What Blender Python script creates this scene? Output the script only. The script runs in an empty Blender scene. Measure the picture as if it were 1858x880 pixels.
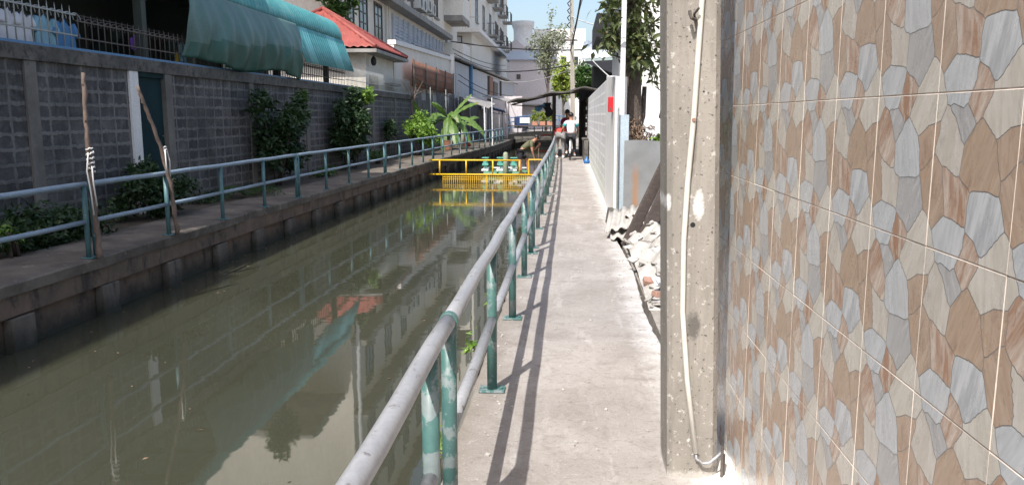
import bpy, bmesh, math, random
from math import sin, cos, pi, radians, sqrt
from mathutils import Vector, Matrix, Euler
import numpy as np

scn = bpy.context.scene
C = scn.collection

# ------------------------------------------------------------------ camera
cam_d = bpy.data.cameras.new('camera')
cam = bpy.data.objects.new('camera', cam_d)
C.objects.link(cam)
cam_d.sensor_width = 36.0
cam_d.lens = 36.0 * 1450 / 1858
cam_d.clip_start = 0.05
cam_d.clip_end = 2000
R = Matrix(((0.99745170, 0.01112964, -0.07047154),
            (0.07134499, -0.15560003, 0.98524034),
            (0.0, -0.98775744, -0.15599755)))      # rows: world axes in (right, down, forward)
cr = Vector((R[0][0], R[1][0], R[2][0]))
cu = -Vector((R[0][1], R[1][1], R[2][1]))
cb = -Vector((R[0][2], R[1][2], R[2][2]))
m4 = Matrix.Identity(4)
for i in range(3):
    m4[i][0] = cr[i]; m4[i][1] = cu[i]; m4[i][2] = cb[i]
m4[2][3] = 1.6
cam.matrix_world = m4
scn.camera = cam

# ------------------------------------------------------------------ light
SUN = Vector((-0.235, -0.61, 0.85)).normalized()
elev = math.asin(SUN.z)
azim = math.atan2(SUN.x, SUN.y)
w = bpy.data.worlds.new('World'); scn.world = w; w.use_nodes = True
nt = w.node_tree
bg = nt.nodes['Background']
sky = nt.nodes.new('ShaderNodeTexSky'); sky.sky_type = 'NISHITA'; sky.sun_disc = False
sky.sun_elevation = elev; sky.sun_rotation = azim
sky.air_density = 1.0; sky.dust_density = 3.2; sky.ozone_density = 0.8
nt.links.new(sky.outputs[0], bg.inputs[0]); bg.inputs[1].default_value = 0.15
sd = bpy.data.lights.new('sun', 'SUN'); sd.energy = 4.2; sd.angle = radians(0.55); sd.color = (1.0, 0.955, 0.89)
so = bpy.data.objects.new('sun', sd); C.objects.link(so)
so.rotation_euler = SUN.to_track_quat('Z', 'Y').to_euler()
so.location = (0, 0, 30)
scn.view_settings.view_transform = 'Standard'
scn.view_settings.look = 'None'
scn.view_settings.gamma = 1.0
scn.view_settings.exposure = 0.6

# ------------------------------------------------------------------ helpers
rng = random.Random(7)

def tag(o, label=None, cat=None, group=None, kind=None):
    if label: o['label'] = label
    if cat: o['category'] = cat
    if group: o['group'] = group
    if kind: o['kind'] = kind
    return o

def empty(name, loc=(0, 0, 0), label=None, cat=None, group=None):
    o = bpy.data.objects.new(name, None); C.objects.link(o)
    o.location = loc; o.empty_display_size = 0.1
    return tag(o, label, cat, group)

def link_mesh(name, me, parent=None):
    o = bpy.data.objects.new(name, me); C.objects.link(o)
    if parent is not None: o.parent = parent
    return o

def wloc(o):
    v = Vector((0, 0, 0))
    while o is not None:
        v += o.location; o = o.parent
    return v

def dup(root, loc=None, label=None, rz=None, scale=None):
    def rec(o, par):
        c = o.copy(); C.objects.link(c)
        if par is not None: c.parent = par
        for ch in list(o.children): rec(ch, c)
        return c
    r = rec(root, root.parent)
    if loc is not None: r.location = loc
    if rz is not None: r.rotation_euler = (0, 0, rz)
    if scale is not None: r.scale = (scale,) * 3 if not hasattr(scale, '__len__') else scale
    if label: r['label'] = label
    return r

class MB:
    def __init__(s): s.v = []; s.f = []; s.m = []; s.uv = None
    def add(s, vs, fs, m=0):
        n = len(s.v); s.v.extend([tuple(a) for a in vs]); s.f.extend([tuple(i + n for i in f) for f in fs]); s.m.extend([m] * len(fs)); return s
    def box(s, x0, x1, y0, y1, z0, z1, m=0):
        vs = [(x, y, z) for x in (x0, x1) for y in (y0, y1) for z in (z0, z1)]
        return s.add(vs, [(0, 1, 3, 2), (4, 6, 7, 5), (0, 4, 5, 1), (2, 3, 7, 6), (0, 2, 6, 4), (1, 5, 7, 3)], m)
    def obox(s, c, size, rot=(0, 0, 0), m=0):
        e = Euler(rot).to_matrix(); c = Vector(c)
        vs = [c + e @ Vector((x * size[0] / 2, y * size[1] / 2, z * size[2] / 2)) for x in (-1, 1) for y in (-1, 1) for z in (-1, 1)]
        return s.add(vs, [(0, 1, 3, 2), (4, 6, 7, 5), (0, 4, 5, 1), (2, 3, 7, 6), (0, 2, 6, 4), (1, 5, 7, 3)], m)
    def tube(s, pts, r, seg=10, m=0, cap=True):
        pts = [Vector(p) for p in pts]; n = len(pts)
        rs = r if hasattr(r, '__len__') else [r] * n
        base = len(s.v); ref = None; vs = []
        for i, p in enumerate(pts):
            t = (pts[min(i + 1, n - 1)] - pts[max(i - 1, 0)])
            if t.length < 1e-9: t = Vector((0, 0, 1))
            t.normalize()
            if ref is None:
                ref = Vector((0, 0, 1)) if abs(t.z) < 0.9 else Vector((1, 0, 0))
            a = ref - t * ref.dot(t)
            if a.length < 1e-6: a = t.orthogonal()
            a.normalize(); b = t.cross(a); ref = a
            for k in range(seg):
                q = 2 * pi * k / seg
                vs.append(p + (a * cos(q) + b * sin(q)) * rs[i])
        fs = []
        for i in range(n - 1):
            for k in range(seg):
                k2 = (k + 1) % seg
                fs.append((i * seg + k, i * seg + k2, (i + 1) * seg + k2, (i + 1) * seg + k))
        if cap:
            fs.append(tuple(range(seg))[::-1]); fs.append(tuple((n - 1) * seg + k for k in range(seg)))
        return s.add(vs, fs, m)
    def lathe(s, c, prof, seg=16, m=0):
        c = Vector(c); vs = []; n = len(prof)
        for r, z in prof:
            for k in range(seg):
                q = 2 * pi * k / seg; vs.append(c + Vector((r * cos(q), r * sin(q), z)))
        fs = []
        for i in range(n - 1):
            for k in range(seg):
                k2 = (k + 1) % seg
                fs.append((i * seg + k, i * seg + k2, (i + 1) * seg + k2, (i + 1) * seg + k))
        fs.append(tuple(range(seg))[::-1]); fs.append(tuple((n - 1) * seg + k for k in range(seg)))
        return s.add(vs, fs, m)
    def grid(s, nu, nv, fn, m=0):
        vs = [fn(i / nu, j / nv) for i in range(nu + 1) for j in range(nv + 1)]
        fs = [(i * (nv + 1) + j, (i + 1) * (nv + 1) + j, (i + 1) * (nv + 1) + j + 1, i * (nv + 1) + j + 1) for i in range(nu) for j in range(nv)]
        return s.add(vs, fs, m)
    def build(s, name, mats, parent=None, smooth=False, bevel=0, solid=0, at=None, subd=0):
        vs = np.array(s.v, dtype=float)
        if parent is not None:
            off = np.array(wloc(parent))
        elif at is not None:
            off = np.array(at, dtype=float)
        else:
            lo, hi = vs.min(0), vs.max(0); off = np.array([(lo[0] + hi[0]) / 2, (lo[1] + hi[1]) / 2, lo[2]])
        me = bpy.data.meshes.new(name)
        me.from_pydata([tuple(a) for a in (vs - off)], [], s.f)
        if not isinstance(mats, (list, tuple)): mats = [mats]
        for mm in mats: me.materials.append(mm)
        me.polygons.foreach_set('material_index', s.m)
        if smooth: me.polygons.foreach_set('use_smooth', [True] * len(s.f))
        if s.uv is not None:
            l = me.uv_layers.new(name='UVMap'); l.data.foreach_set('uv', np.array(s.uv, dtype=np.float32).ravel())
        me.update()
        bm = bmesh.new(); bm.from_mesh(me)
        if not solid and s.uv is None: bmesh.ops.recalc_face_normals(bm, faces=bm.faces)
        bm.to_mesh(me); bm.free()
        o = link_mesh(name, me, parent)
        if parent is None: o.location = off
        if bevel:
            b = o.modifiers.new('bevel', 'BEVEL'); b.width = bevel; b.segments = 2; b.limit_method = 'ANGLE'; b.angle_limit = radians(50)
        if solid:
            b = o.modifiers.new('solid', 'SOLIDIFY'); b.thickness = solid; b.offset = 0
        if subd:
            b = o.modifiers.new('sub', 'SUBSURF'); b.levels = subd; b.render_levels = subd
        return o

# ------------------------------------------------------------------ materials
def newmat(name):
    m = bpy.data.materials.new(name); m.use_nodes = True
    nt = m.node_tree; b = nt.nodes['Principled BSDF']
    return m, nt, b, nt.nodes, nt.links

def mixc(N, L, fac, a, b, mode='MIX'):
    n = N.new('ShaderNodeMix'); n.data_type = 'RGBA'; n.blend_type = mode
    for sock, val in ((n.inputs[0], fac), (n.inputs[6], a), (n.inputs[7], b)):
        if hasattr(val, 'is_output'): L.new(val, sock)
        else: sock.default_value = val if not isinstance(val, tuple) else (*val[:3], 1)
    return n.outputs[2]

def noise(N, L, vec, scale, detail=6, rough=0.6, dist=0.0, sc3=None):
    if sc3:
        mp = N.new('ShaderNodeMapping'); mp.inputs['Scale'].default_value = sc3; L.new(vec, mp.inputs[0]); vec = mp.outputs[0]
    n = N.new('ShaderNodeTexNoise'); n.inputs['Scale'].default_value = scale; n.inputs['Detail'].default_value = detail
    n.inputs['Roughness'].default_value = rough; n.inputs['Distortion'].default_value = dist
    L.new(vec, n.inputs['Vector']); return n.outputs[0]

def ramp(N, L, v, a, b, lo=0.0, hi=1.0):
    n = N.new('ShaderNodeMapRange'); n.inputs[1].default_value = a; n.inputs[2].default_value = b
    n.inputs[3].default_value = lo; n.inputs[4].default_value = hi; n.clamp = True
    L.new(v, n.inputs[0]); return n.outputs[0]

def pos(N): return N.new('ShaderNodeNewGeometry').outputs['Position']

def bump(N, L, b, h, strength=0.3, dist=0.01):
    n = N.new('ShaderNodeBump'); n.inputs['Strength'].default_value = strength; n.inputs['Distance'].default_value = dist
    L.new(h, n.inputs['Height']); L.new(n.outputs[0], b.inputs['Normal'])

def gmat(name, c1, c2=None, c3=None, rough=0.8, scale=3.0, fine=40.0, bmp=0.3, bd=0.005, metal=0.0, streak=None, spec=0.5, t3=(0.6, 0.72), t2=(0.35, 0.65)):
    """patchy paint / concrete / metal: base c1, broad patches c2, small spots c3"""
    m, nt, b, N, L = newmat(name)
    p = pos(N)
    c2 = c2 or tuple(x * 0.75 for x in c1)
    n1 = noise(N, L, p, scale, 7, 0.65, 0.3, streak)
    col = mixc(N, L, ramp(N, L, n1, *t2), c1, c2)
    if c3:
        n3 = noise(N, L, p, scale * 3.7, 8, 0.7, 0.5)
        col = mixc(N, L, ramp(N, L, n3, *t3), col, c3)
    nf = noise(N, L, p, fine, 5, 0.7)
    g = ramp(N, L, nf, 0.25, 0.75, 0.82, 1.15)
    mm = N.new('ShaderNodeVectorMath'); mm.operation = 'SCALE'; L.new(col, mm.inputs[0]); L.new(g, mm.inputs['Scale'])
    L.new(mm.outputs[0], b.inputs['Base Color'])
    b.inputs['Roughness'].default_value = rough; b.inputs['Metallic'].default_value = metal
    b.inputs['Specular IOR Level'].default_value = spec
    if bmp: bump(N, L, b, nf, bmp, bd)
    return m

def flat(name, c, rough=0.6, metal=0.0):
    m, nt, b, N, L = newmat(name)
    n = noise(N, L, pos(N), 6, 5, 0.6)
    col = mixc(N, L, ramp(N, L, n, 0.3, 0.7), c, tuple(x * 0.8 for x in c))
    L.new(col, b.inputs['Base Color']); b.inputs['Roughness'].default_value = rough; b.inputs['Metallic'].default_value = metal
    return m

def leafmat(name, c1, c2, c3=None):
    m, nt, b, N, L = newmat(name)
    p = pos(N)
    n = noise(N, L, p, 9, 3, 0.6)
    col = mixc(N, L, ramp(N, L, n, 0.35, 0.65), c1, c2)
    if c3:
        n2 = noise(N, L, p, 4.3, 3, 0.6); col = mixc(N, L, ramp(N, L, n2, 0.6, 0.68), col, c3)
    L.new(col, b.inputs['Base Color']); b.inputs['Roughness'].default_value = 0.45
    t = N.new('ShaderNodeBsdfTranslucent'); L.new(col, t.inputs[0])
    mx = N.new('ShaderNodeMixShader'); mx.inputs[0].default_value = 0.3
    L.new(b.outputs[0], mx.inputs[1]); L.new(t.outputs[0], mx.inputs[2])
    L.new(mx.outputs[0], N['Material Output'].inputs[0])
    return m

M = {}
M['walk'] = None
def walkmat():
    m, nt, b, N, L = newmat('walkway_concrete')
    p = pos(N)
    base = mixc(N, L, ramp(N, L, noise(N, L, p, 1.1, 8, 0.65, 0.4), 0.35, 0.65), (0.36, 0.332, 0.312), (0.25, 0.228, 0.21))
    lon = noise(N, L, p, 2.0, 8, 0.7, 0.2, (3.2, 0.5, 1))
    base = mixc(N, L, ramp(N, L, lon, 0.54, 0.72), base, (0.42, 0.40, 0.385))
    sx = N.new('ShaderNodeSeparateXYZ'); L.new(p, sx.inputs[0])
    # dirty margin towards the canal edge, dusty white margin towards the wall
    nn = noise(N, L, p, 3.5, 8, 0.7)
    ad = N.new('ShaderNodeMath'); ad.operation = 'MULTIPLY_ADD'; ad.inputs[1].default_value = 0.55; L.new(nn, ad.inputs[0]); L.new(sx.outputs[0], ad.inputs[2])
    e1 = ramp(N, L, ad.outputs[0], -0.28, -0.02, 0.75, 0.0)
    base = mixc(N, L, e1, base, (0.20, 0.175, 0.15))
    e2 = ramp(N, L, ad.outputs[0], 0.72, 0.95, 0.0, 0.75)
    base = mixc(N, L, e2, base, (0.62, 0.61, 0.60))
    spots = noise(N, L, p, 30, 4, 0.8)
    base = mixc(N, L, ramp(N, L, spots, 0.55, 0.68, 0, 0.65), base, (0.14, 0.115, 0.10))
    sp2 = noise(N, L, p, 85, 3, 0.8)
    base = mixc(N, L, ramp(N, L, sp2, 0.58, 0.64, 0, 0.5), base, (0.50, 0.47, 0.44))
    sp3 = noise(N, L, p, 5.5, 9, 0.8, 0.6)
    base = mixc(N, L, ramp(N, L, sp3, 0.50, 0.66, 0, 0.55), base, (0.17, 0.145, 0.125))
    pk = noise(N, L, p, 14, 9, 0.8, 0.8)
    base = mixc(N, L, ramp(N, L, pk, 0.6, 0.68, 0, 0.5), base, (0.62, 0.58, 0.55))
    hair = N.new('ShaderNodeTexVoronoi'); hair.feature = 'DISTANCE_TO_EDGE'; hair.inputs['Scale'].default_value = 0.8
    wob = N.new('ShaderNodeVectorMath'); wob.operation = 'MULTIPLY_ADD'
    nz = N.new('ShaderNodeTexNoise'); nz.inputs['Scale'].default_value = 6; nz.inputs['Detail'].default_value = 6; L.new(p, nz.inputs['Vector'])
    wob.inputs[1].default_value = (0.4, 0.4, 0.4); L.new(nz.outputs['Color'], wob.inputs[0]); L.new(p, wob.inputs[2]); L.new(wob.outputs[0], hair.inputs['Vector'])
    base = mixc(N, L, ramp(N, L, hair.outputs[0], 0.0, 0.004, 0.22, 0), base, (0.12, 0.10, 0.09))
    L.new(base, b.inputs['Base Color']); b.inputs['Roughness'].default_value = 0.88
    nf = noise(N, L, p, 55, 8, 0.75)
    bump(N, L, b, nf, 0.45, 0.006)
    return m
M['walk'] = walkmat()
M['ldeck'] = gmat('left_deck_concrete', (0.19, 0.163, 0.135), (0.075, 0.064, 0.053), (0.34, 0.30, 0.25), rough=0.9, scale=1.6, fine=30)
M['soil'] = gmat('soil', (0.11, 0.085, 0.06), (0.06, 0.05, 0.035), (0.2, 0.16, 0.12), scale=4, fine=25, bmp=0.8, bd=0.03)
M['yard'] = gmat('yard_ground', (0.36, 0.33, 0.30), (0.24, 0.21, 0.18), (0.5, 0.48, 0.46), scale=4, fine=30, bmp=0.7, bd=0.02)
M['conc'] = gmat('old_concrete', (0.18, 0.168, 0.15), (0.115, 0.107, 0.095), (0.07, 0.065, 0.06), scale=2.2, fine=35)
M['concd'] = gmat('stained_concrete', (0.135, 0.125, 0.11), (0.06, 0.056, 0.05), (0.035, 0.033, 0.03), scale=1.7, fine=30, t3=(0.5, 0.62))
M['beam'] = gmat('canal_beam', (0.20, 0.145, 0.11), (0.10, 0.078, 0.062), (0.06, 0.05, 0.045), scale=2.5, fine=30)
M['pile'] = gmat('pile_concrete', (0.17, 0.155, 0.135), (0.10, 0.09, 0.08), (0.05, 0.05, 0.045), scale=5)
M['pole'] = gmat('pole_concrete', (0.36, 0.335, 0.295), (0.27, 0.25, 0.215), (0.15, 0.14, 0.12), scale=2.5, fine=60, t3=(0.62, 0.75), streak=(3, 3, 0.6))
M['white'] = gmat('white_plaster', (0.80, 0.79, 0.77), (0.70, 0.685, 0.66), (0.5, 0.48, 0.45), scale=2, streak=(2, 2, 0.7), t3=(0.6, 0.75))
M['cream'] = gmat('cream_render', (0.76, 0.72, 0.64), (0.69, 0.65, 0.58), (0.36, 0.34, 0.30), scale=0.5, streak=(2, 2, 0.4), fine=10, t3=(0.62, 0.75))
M['cream2'] = gmat('pale_render', (0.77, 0.74, 0.68), (0.70, 0.68, 0.62), (0.4, 0.38, 0.34), scale=0.4, streak=(2, 2, 0.35), fine=10, t3=(0.63, 0.75))
M['greyw'] = gmat('grey_render', (0.52, 0.53, 0.55), (0.45, 0.455, 0.47), (0.25, 0.25, 0.25), scale=0.7, streak=(2, 2, 0.4), fine=10)
M['mauve'] = gmat('mauve_render', (0.60, 0.56, 0.58), (0.56, 0.52, 0.54), scale=0.3, fine=5)
M['farwhite'] = gmat('far_white', (0.74, 0.74, 0.73), (0.68, 0.68, 0.67), scale=0.2, fine=3, bmp=0)
M['slab'] = gmat('slab_grey', (0.33, 0.32, 0.30), (0.2, 0.19, 0.18), (0.1, 0.1, 0.1), scale=1.5, streak=(1, 1, 0.5))
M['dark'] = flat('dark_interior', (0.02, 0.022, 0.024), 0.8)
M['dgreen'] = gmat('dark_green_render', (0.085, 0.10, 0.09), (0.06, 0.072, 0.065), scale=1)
M['door'] = gmat('dark_green_door', (0.010, 0.036, 0.040), (0.008, 0.024, 0.03), scale=1.2, rough=0.85, spec=.2)
M['glass'] = flat('dark_glass', (0.03, 0.04, 0.05), 0.12)
M['shutter'] = gmat('grey_louvre', (0.60, 0.64, 0.70), (0.52, 0.56, 0.62), scale=2, rough=0.6)
M['frame'] = flat('window_frame', (0.10, 0.085, 0.075), 0.6)
M['redtile'] = gmat('red_roof_tile', (0.30, 0.075, 0.06), (0.22, 0.052, 0.042), (0.36, 0.16, 0.13), scale=1.5, fine=20, rough=0.6)
M['turq'] = gmat('turquoise_sheet', (0.075, 0.29, 0.30), (0.055, 0.22, 0.235), (0.15, 0.32, 0.32), scale=0.9, fine=8, rough=0.5, t3=(.52, .66), bmp=0.1)
M['tarp'] = gmat('green_tarpaulin', (0.085, 0.165, 0.15), (0.055, 0.125, 0.115), (0.13, 0.19, 0.175), scale=1.1, fine=18, rough=0.5, streak=(1, 1, 0.4))
M['turq2'] = gmat('pale_turquoise_sheet', (0.15, 0.40, 0.42), (0.11, 0.34, 0.36), scale=1.2, rough=0.45, bmp=0.1)
M['teal'] = gmat('worn_teal_paint', (0.075, 0.175, 0.16), (0.055, 0.13, 0.125), (0.19, 0.235, 0.24), rough=0.42, scale=2.3, fine=35, bmp=0.2, t3=(0.51, 0.535))
M['railgrey'] = gmat('worn_grey_rail', (0.30, 0.31, 0.335), (0.37, 0.38, 0.40), (0.17, 0.155, 0.145), rough=0.42, scale=4, fine=60, bmp=0.25, metal=0.2, t3=(0.59, 0.64))
M['railblue'] = gmat('worn_blue_rail', (0.26, 0.33, 0.40), (0.20, 0.27, 0.34), (0.40, 0.42, 0.44), rough=0.45, scale=4, fine=40, bmp=0.1, metal=0.1, t3=(0.62, 0.68))
M['tealfar'] = gmat('teal_post', (0.10, 0.21, 0.23), (0.07, 0.155, 0.17), (0.32, 0.36, 0.38), rough=0.5, scale=4, t3=(0.6, 0.66), bmp=0.1)
M['yellow'] = gmat('yellow_paint', (0.80, 0.50, 0.02), (0.70, 0.40, 0.015), (0.45, 0.24, 0.03), rough=0.5, scale=3, t3=(0.64, 0.7))
M['galv'] = gmat('galvanised_sheet', (0.42, 0.43, 0.44), (0.36, 0.37, 0.37), (0.45, 0.22, 0.08), rough=0.38, metal=0.35, scale=1.3, fine=20, t3=(0.66, 0.76), bmp=0.1)
M['corrw'] = gmat('white_corrugated', (0.55, 0.57, 0.60), (0.45, 0.47, 0.50), (0.3, 0.27, 0.24), rough=0.5, scale=2, t3=(0.66, 0.76), bmp=0.1)
M['roofgrey'] = gmat('grey_roof_sheet', (0.34, 0.33, 0.32), (0.23, 0.22, 0.21), (0.14, 0.11, 0.09), scale=1, rough=0.7)
M['roofpale'] = gmat('pale_metal_roof', (0.50, 0.55, 0.60), (0.44, 0.49, 0.54), scale=0.7, rough=0.4, bmp=0.1)
M['rust'] = gmat('rusty_panel', (0.30, 0.15, 0.095), (0.22, 0.10, 0.065), (0.36, 0.24, 0.18), scale=1.2, rough=0.8)
M['asb'] = gmat('asbestos_cement', (0.46, 0.44, 0.415), (0.34, 0.325, 0.30), (0.25, 0.23, 0.21), scale=6, fine=60)
M['board'] = gmat('weathered_board', (0.10, 0.078, 0.070), (0.062, 0.048, 0.044), (0.17, 0.15, 0.14), scale=5, rough=0.65, streak=(1, 8, 8))
M['bark'] = gmat('tree_bark', (0.12, 0.092, 0.072), (0.07, 0.052, 0.042), (0.2, 0.17, 0.14), scale=5, fine=25, bmp=1.0, bd=0.03, streak=(2, 2, 0.5))
M['stick'] = gmat('stick_bark', (0.20, 0.15, 0.12), (0.12, 0.085, 0.07), (0.34, 0.30, 0.27), scale=9, fine=60, bmp=0.8, bd=0.006)
M['plaster_bits'] = gmat('plaster_bits', (0.62, 0.60, 0.58), (0.46, 0.44, 0.42), (0.3, 0.27, 0.25), scale=9, fine=50)
M['rope'] = flat('white_rope', (0.75, 0.74, 0.72), 0.8)
M['red'] = flat('red_paint', (0.75, 0.02, 0.03), 0.4)
M['plastw'] = flat('white_plastic', (0.72, 0.70, 0.64), 0.35)
M['black'] = flat('black_rubber', (0.018, 0.018, 0.02), 0.5)
M['wire'] = flat('wire_black', (0.02, 0.02, 0.022), 0.6)
M['wirew'] = flat('wire_pale', (0.6, 0.6, 0.6), 0.6)
M['bluep'] = flat('blue_pipe', (0.06, 0.2, 0.38), 0.4)
M['bluer'] = flat('blue_rail', (0.10, 0.20, 0.36), 0.5)
M['navy'] = flat('navy_banner', (0.015, 0.04, 0.13), 0.6)
M['palebl'] = gmat('pale_blue_sheet', (0.42, 0.50, 0.56), (0.36, 0.44, 0.50), scale=2, rough=0.45, bmp=0.1)
M['wpaint'] = flat('white_paint', (0.78, 0.80, 0.82), 0.35)
M['terra'] = flat('terracotta', (0.50, 0.24, 0.16), 0.8)
M['ironl'] = flat('pale_iron', (0.36, 0.38, 0.37), 0.5)
M['irond'] = flat('brown_iron', (0.10, 0.085, 0.075), 0.6)
M['acwhite'] = flat('ac_white', (0.62, 0.62, 0.60), 0.5)
M['machg'] = gmat('machine_green', (0.12, 0.42, 0.33), (0.09, 0.33, 0.27), (0.45, 0.5, 0.48), scale=5, rough=0.5)
M['machd'] = gmat('float_green', (0.07, 0.20, 0.11), (0.045, 0.13, 0.08), (0.2, 0.2, 0.16), scale=5, rough=0.5)
M['olivepost'] = gmat('olive_post', (0.30, 0.34, 0.24), (0.22, 0.26, 0.18), scale=6)
M['skin'] = flat('skin', (0.42, 0.215, 0.14), 0.55)
M['hair'] = flat('hair', (0.014, 0.012, 0.012), 0.5)
M['cwhite'] = flat('white_cloth', (0.78, 0.79, 0.82), 0.85)
M['cturq'] = flat('turquoise_cloth', (0.05, 0.42, 0.45), 0.85)
M['cmag'] = flat('magenta_cloth', (0.30, 0.015, 0.06), 0.85)
M['cred'] = flat('red_cloth', (0.55, 0.07, 0.06), 0.85)
M['colive'] = flat('olive_cloth', (0.12, 0.125, 0.07), 0.85)
M['cdark'] = flat('dark_cloth', (0.02, 0.022, 0.03), 0.85)
M['cpat'] = gmat('patterned_cloth', (0.32, 0.32, 0.31), (0.12, 0.12, 0.13), scale=16, bmp=0, t2=(0.45, 0.55), streak=(2, 2, 0.3))
M['cblue'] = flat('blue_cloth', (0.10, 0.27, 0.50), 0.85)
M['cblue2'] = flat('pale_blue_cloth', (0.30, 0.52, 0.62), 0.85)
M['cpurp'] = flat('purple_cloth', (0.14, 0.05, 0.28), 0.85)
M['cyel'] = flat('yellow_cloth', (0.55, 0.42, 0.05), 0.85)
M['bag'] = flat('blue_bag', (0.03, 0.14, 0.38), 0.35)
M['brick'] = gmat('red_brick', (0.36, 0.22, 0.17), (0.28, 0.15, 0.11), (0.5, 0.44, 0.40), scale=8)
M['lfdark'] = leafmat('leaf_dark', (0.035, 0.075, 0.022), (0.02, 0.045, 0.014))
M['lfmid'] = leafmat('leaf_mid', (0.07, 0.145, 0.028), (0.04, 0.09, 0.02))
M['lfbright'] = leafmat('leaf_bright', (0.20, 0.33, 0.045), (0.11, 0.22, 0.03))
M['lfbanana'] = leafmat('leaf_banana', (0.15, 0.25, 0.06), (0.075, 0.15, 0.035), (0.24, 0.20, 0.09))
M['lfmango'] = leafmat('leaf_mango', (0.10, 0.125, 0.04), (0.055, 0.08, 0.026), (0.30, 0.22, 0.11))
M['lfyel'] = leafmat('leaf_yellow', (0.33, 0.38, 0.06), (0.20, 0.30, 0.05))
M['lfpale'] = leafmat('leaf_pale', (0.30, 0.33, 0.22), (0.22, 0.25, 0.16))
M['dry'] = gmat('dry_roots', (0.22, 0.15, 0.10), (0.13, 0.085, 0.06), scale=8)

def bankmat(name, c1, c2):
    m, nt, b, N, L = newmat(name); p = pos(N); sx = N.new('ShaderNodeSeparateXYZ'); L.new(p, sx.inputs[0])
    col = mixc(N, L, ramp(N, L, noise(N, L, p, 2.3, 8, .7, .4), .35, .65), c1, c2)
    n2 = noise(N, L, p, 3.1, 8, .75, .3, (1, 1, .45)); col = mixc(N, L, ramp(N, L, n2, .5, .62, 0, .85), col, (0.035, 0.032, 0.028))
    a = N.new('ShaderNodeMath'); a.operation = 'MULTIPLY_ADD'; a.inputs[1].default_value = .35; L.new(noise(N, L, p, 4, 7, .7), a.inputs[0]); L.new(sx.outputs[2], a.inputs[2])
    col = mixc(N, L, ramp(N, L, a.outputs[0], -.28, -.48, 0, .9), col, (0.022, 0.026, 0.018))
    L.new(col, b.inputs['Base Color']); b.inputs['Roughness'].default_value = .85
    bump(N, L, b, noise(N, L, p, 18, 8, .75), .7, .02)
    return m
M['beam'] = bankmat('canal_beam_stained', (0.20, 0.14, 0.10), (0.11, 0.083, 0.065))
M['pile'] = bankmat('pile_stained', (0.17, 0.145, 0.12), (0.10, 0.088, 0.076))
def watermat():
    m, nt, b, N, L = newmat('murky_water')
    p = pos(N)
    n = noise(N, L, p, 0.35, 4, 0.5)
    col = mixc(N, L, ramp(N, L, n, 0.35, 0.65), (0.052, 0.054, 0.037), (0.042, 0.044, 0.030))
    L.new(col, b.inputs['Base Color'])
    b.inputs['Roughness'].default_value = 0.025; b.inputs['IOR'].default_value = 1.5
    mp = N.new('ShaderNodeMapping'); mp.inputs['Scale'].default_value = (0.5, 1.0, 1.0); L.new(p, mp.inputs[0])
    n1 = noise(N, L, mp.outputs[0], 1.6, 3, 0.5)
    n2 = noise(N, L, mp.outputs[0], 9.0, 2, 0.5)
    sx = N.new('ShaderNodeSeparateXYZ'); L.new(p, sx.inputs[0])
    # ripples run around the barrier and the aerators
    w2 = N.new('ShaderNodeMapRange'); w2.inputs[1].default_value = 9; w2.inputs[2].default_value = 22; w2.inputs[3].default_value = 0.03; w2.inputs[4].default_value = 0.5
    L.new(sx.outputs[1], w2.inputs[0])
    ml = N.new('ShaderNodeMath'); ml.operation = 'MULTIPLY'; L.new(n2, ml.inputs[0]); L.new(w2.outputs[0], ml.inputs[1])
    ad = N.new('ShaderNodeMath'); ad.operation = 'ADD'; L.new(n1, ad.inputs[0]); L.new(ml.outputs[0], ad.inputs[1])
    bump(N, L, b, ad.outputs[0], 0.07, 0.03)
    return m
M['water'] = watermat()

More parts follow.
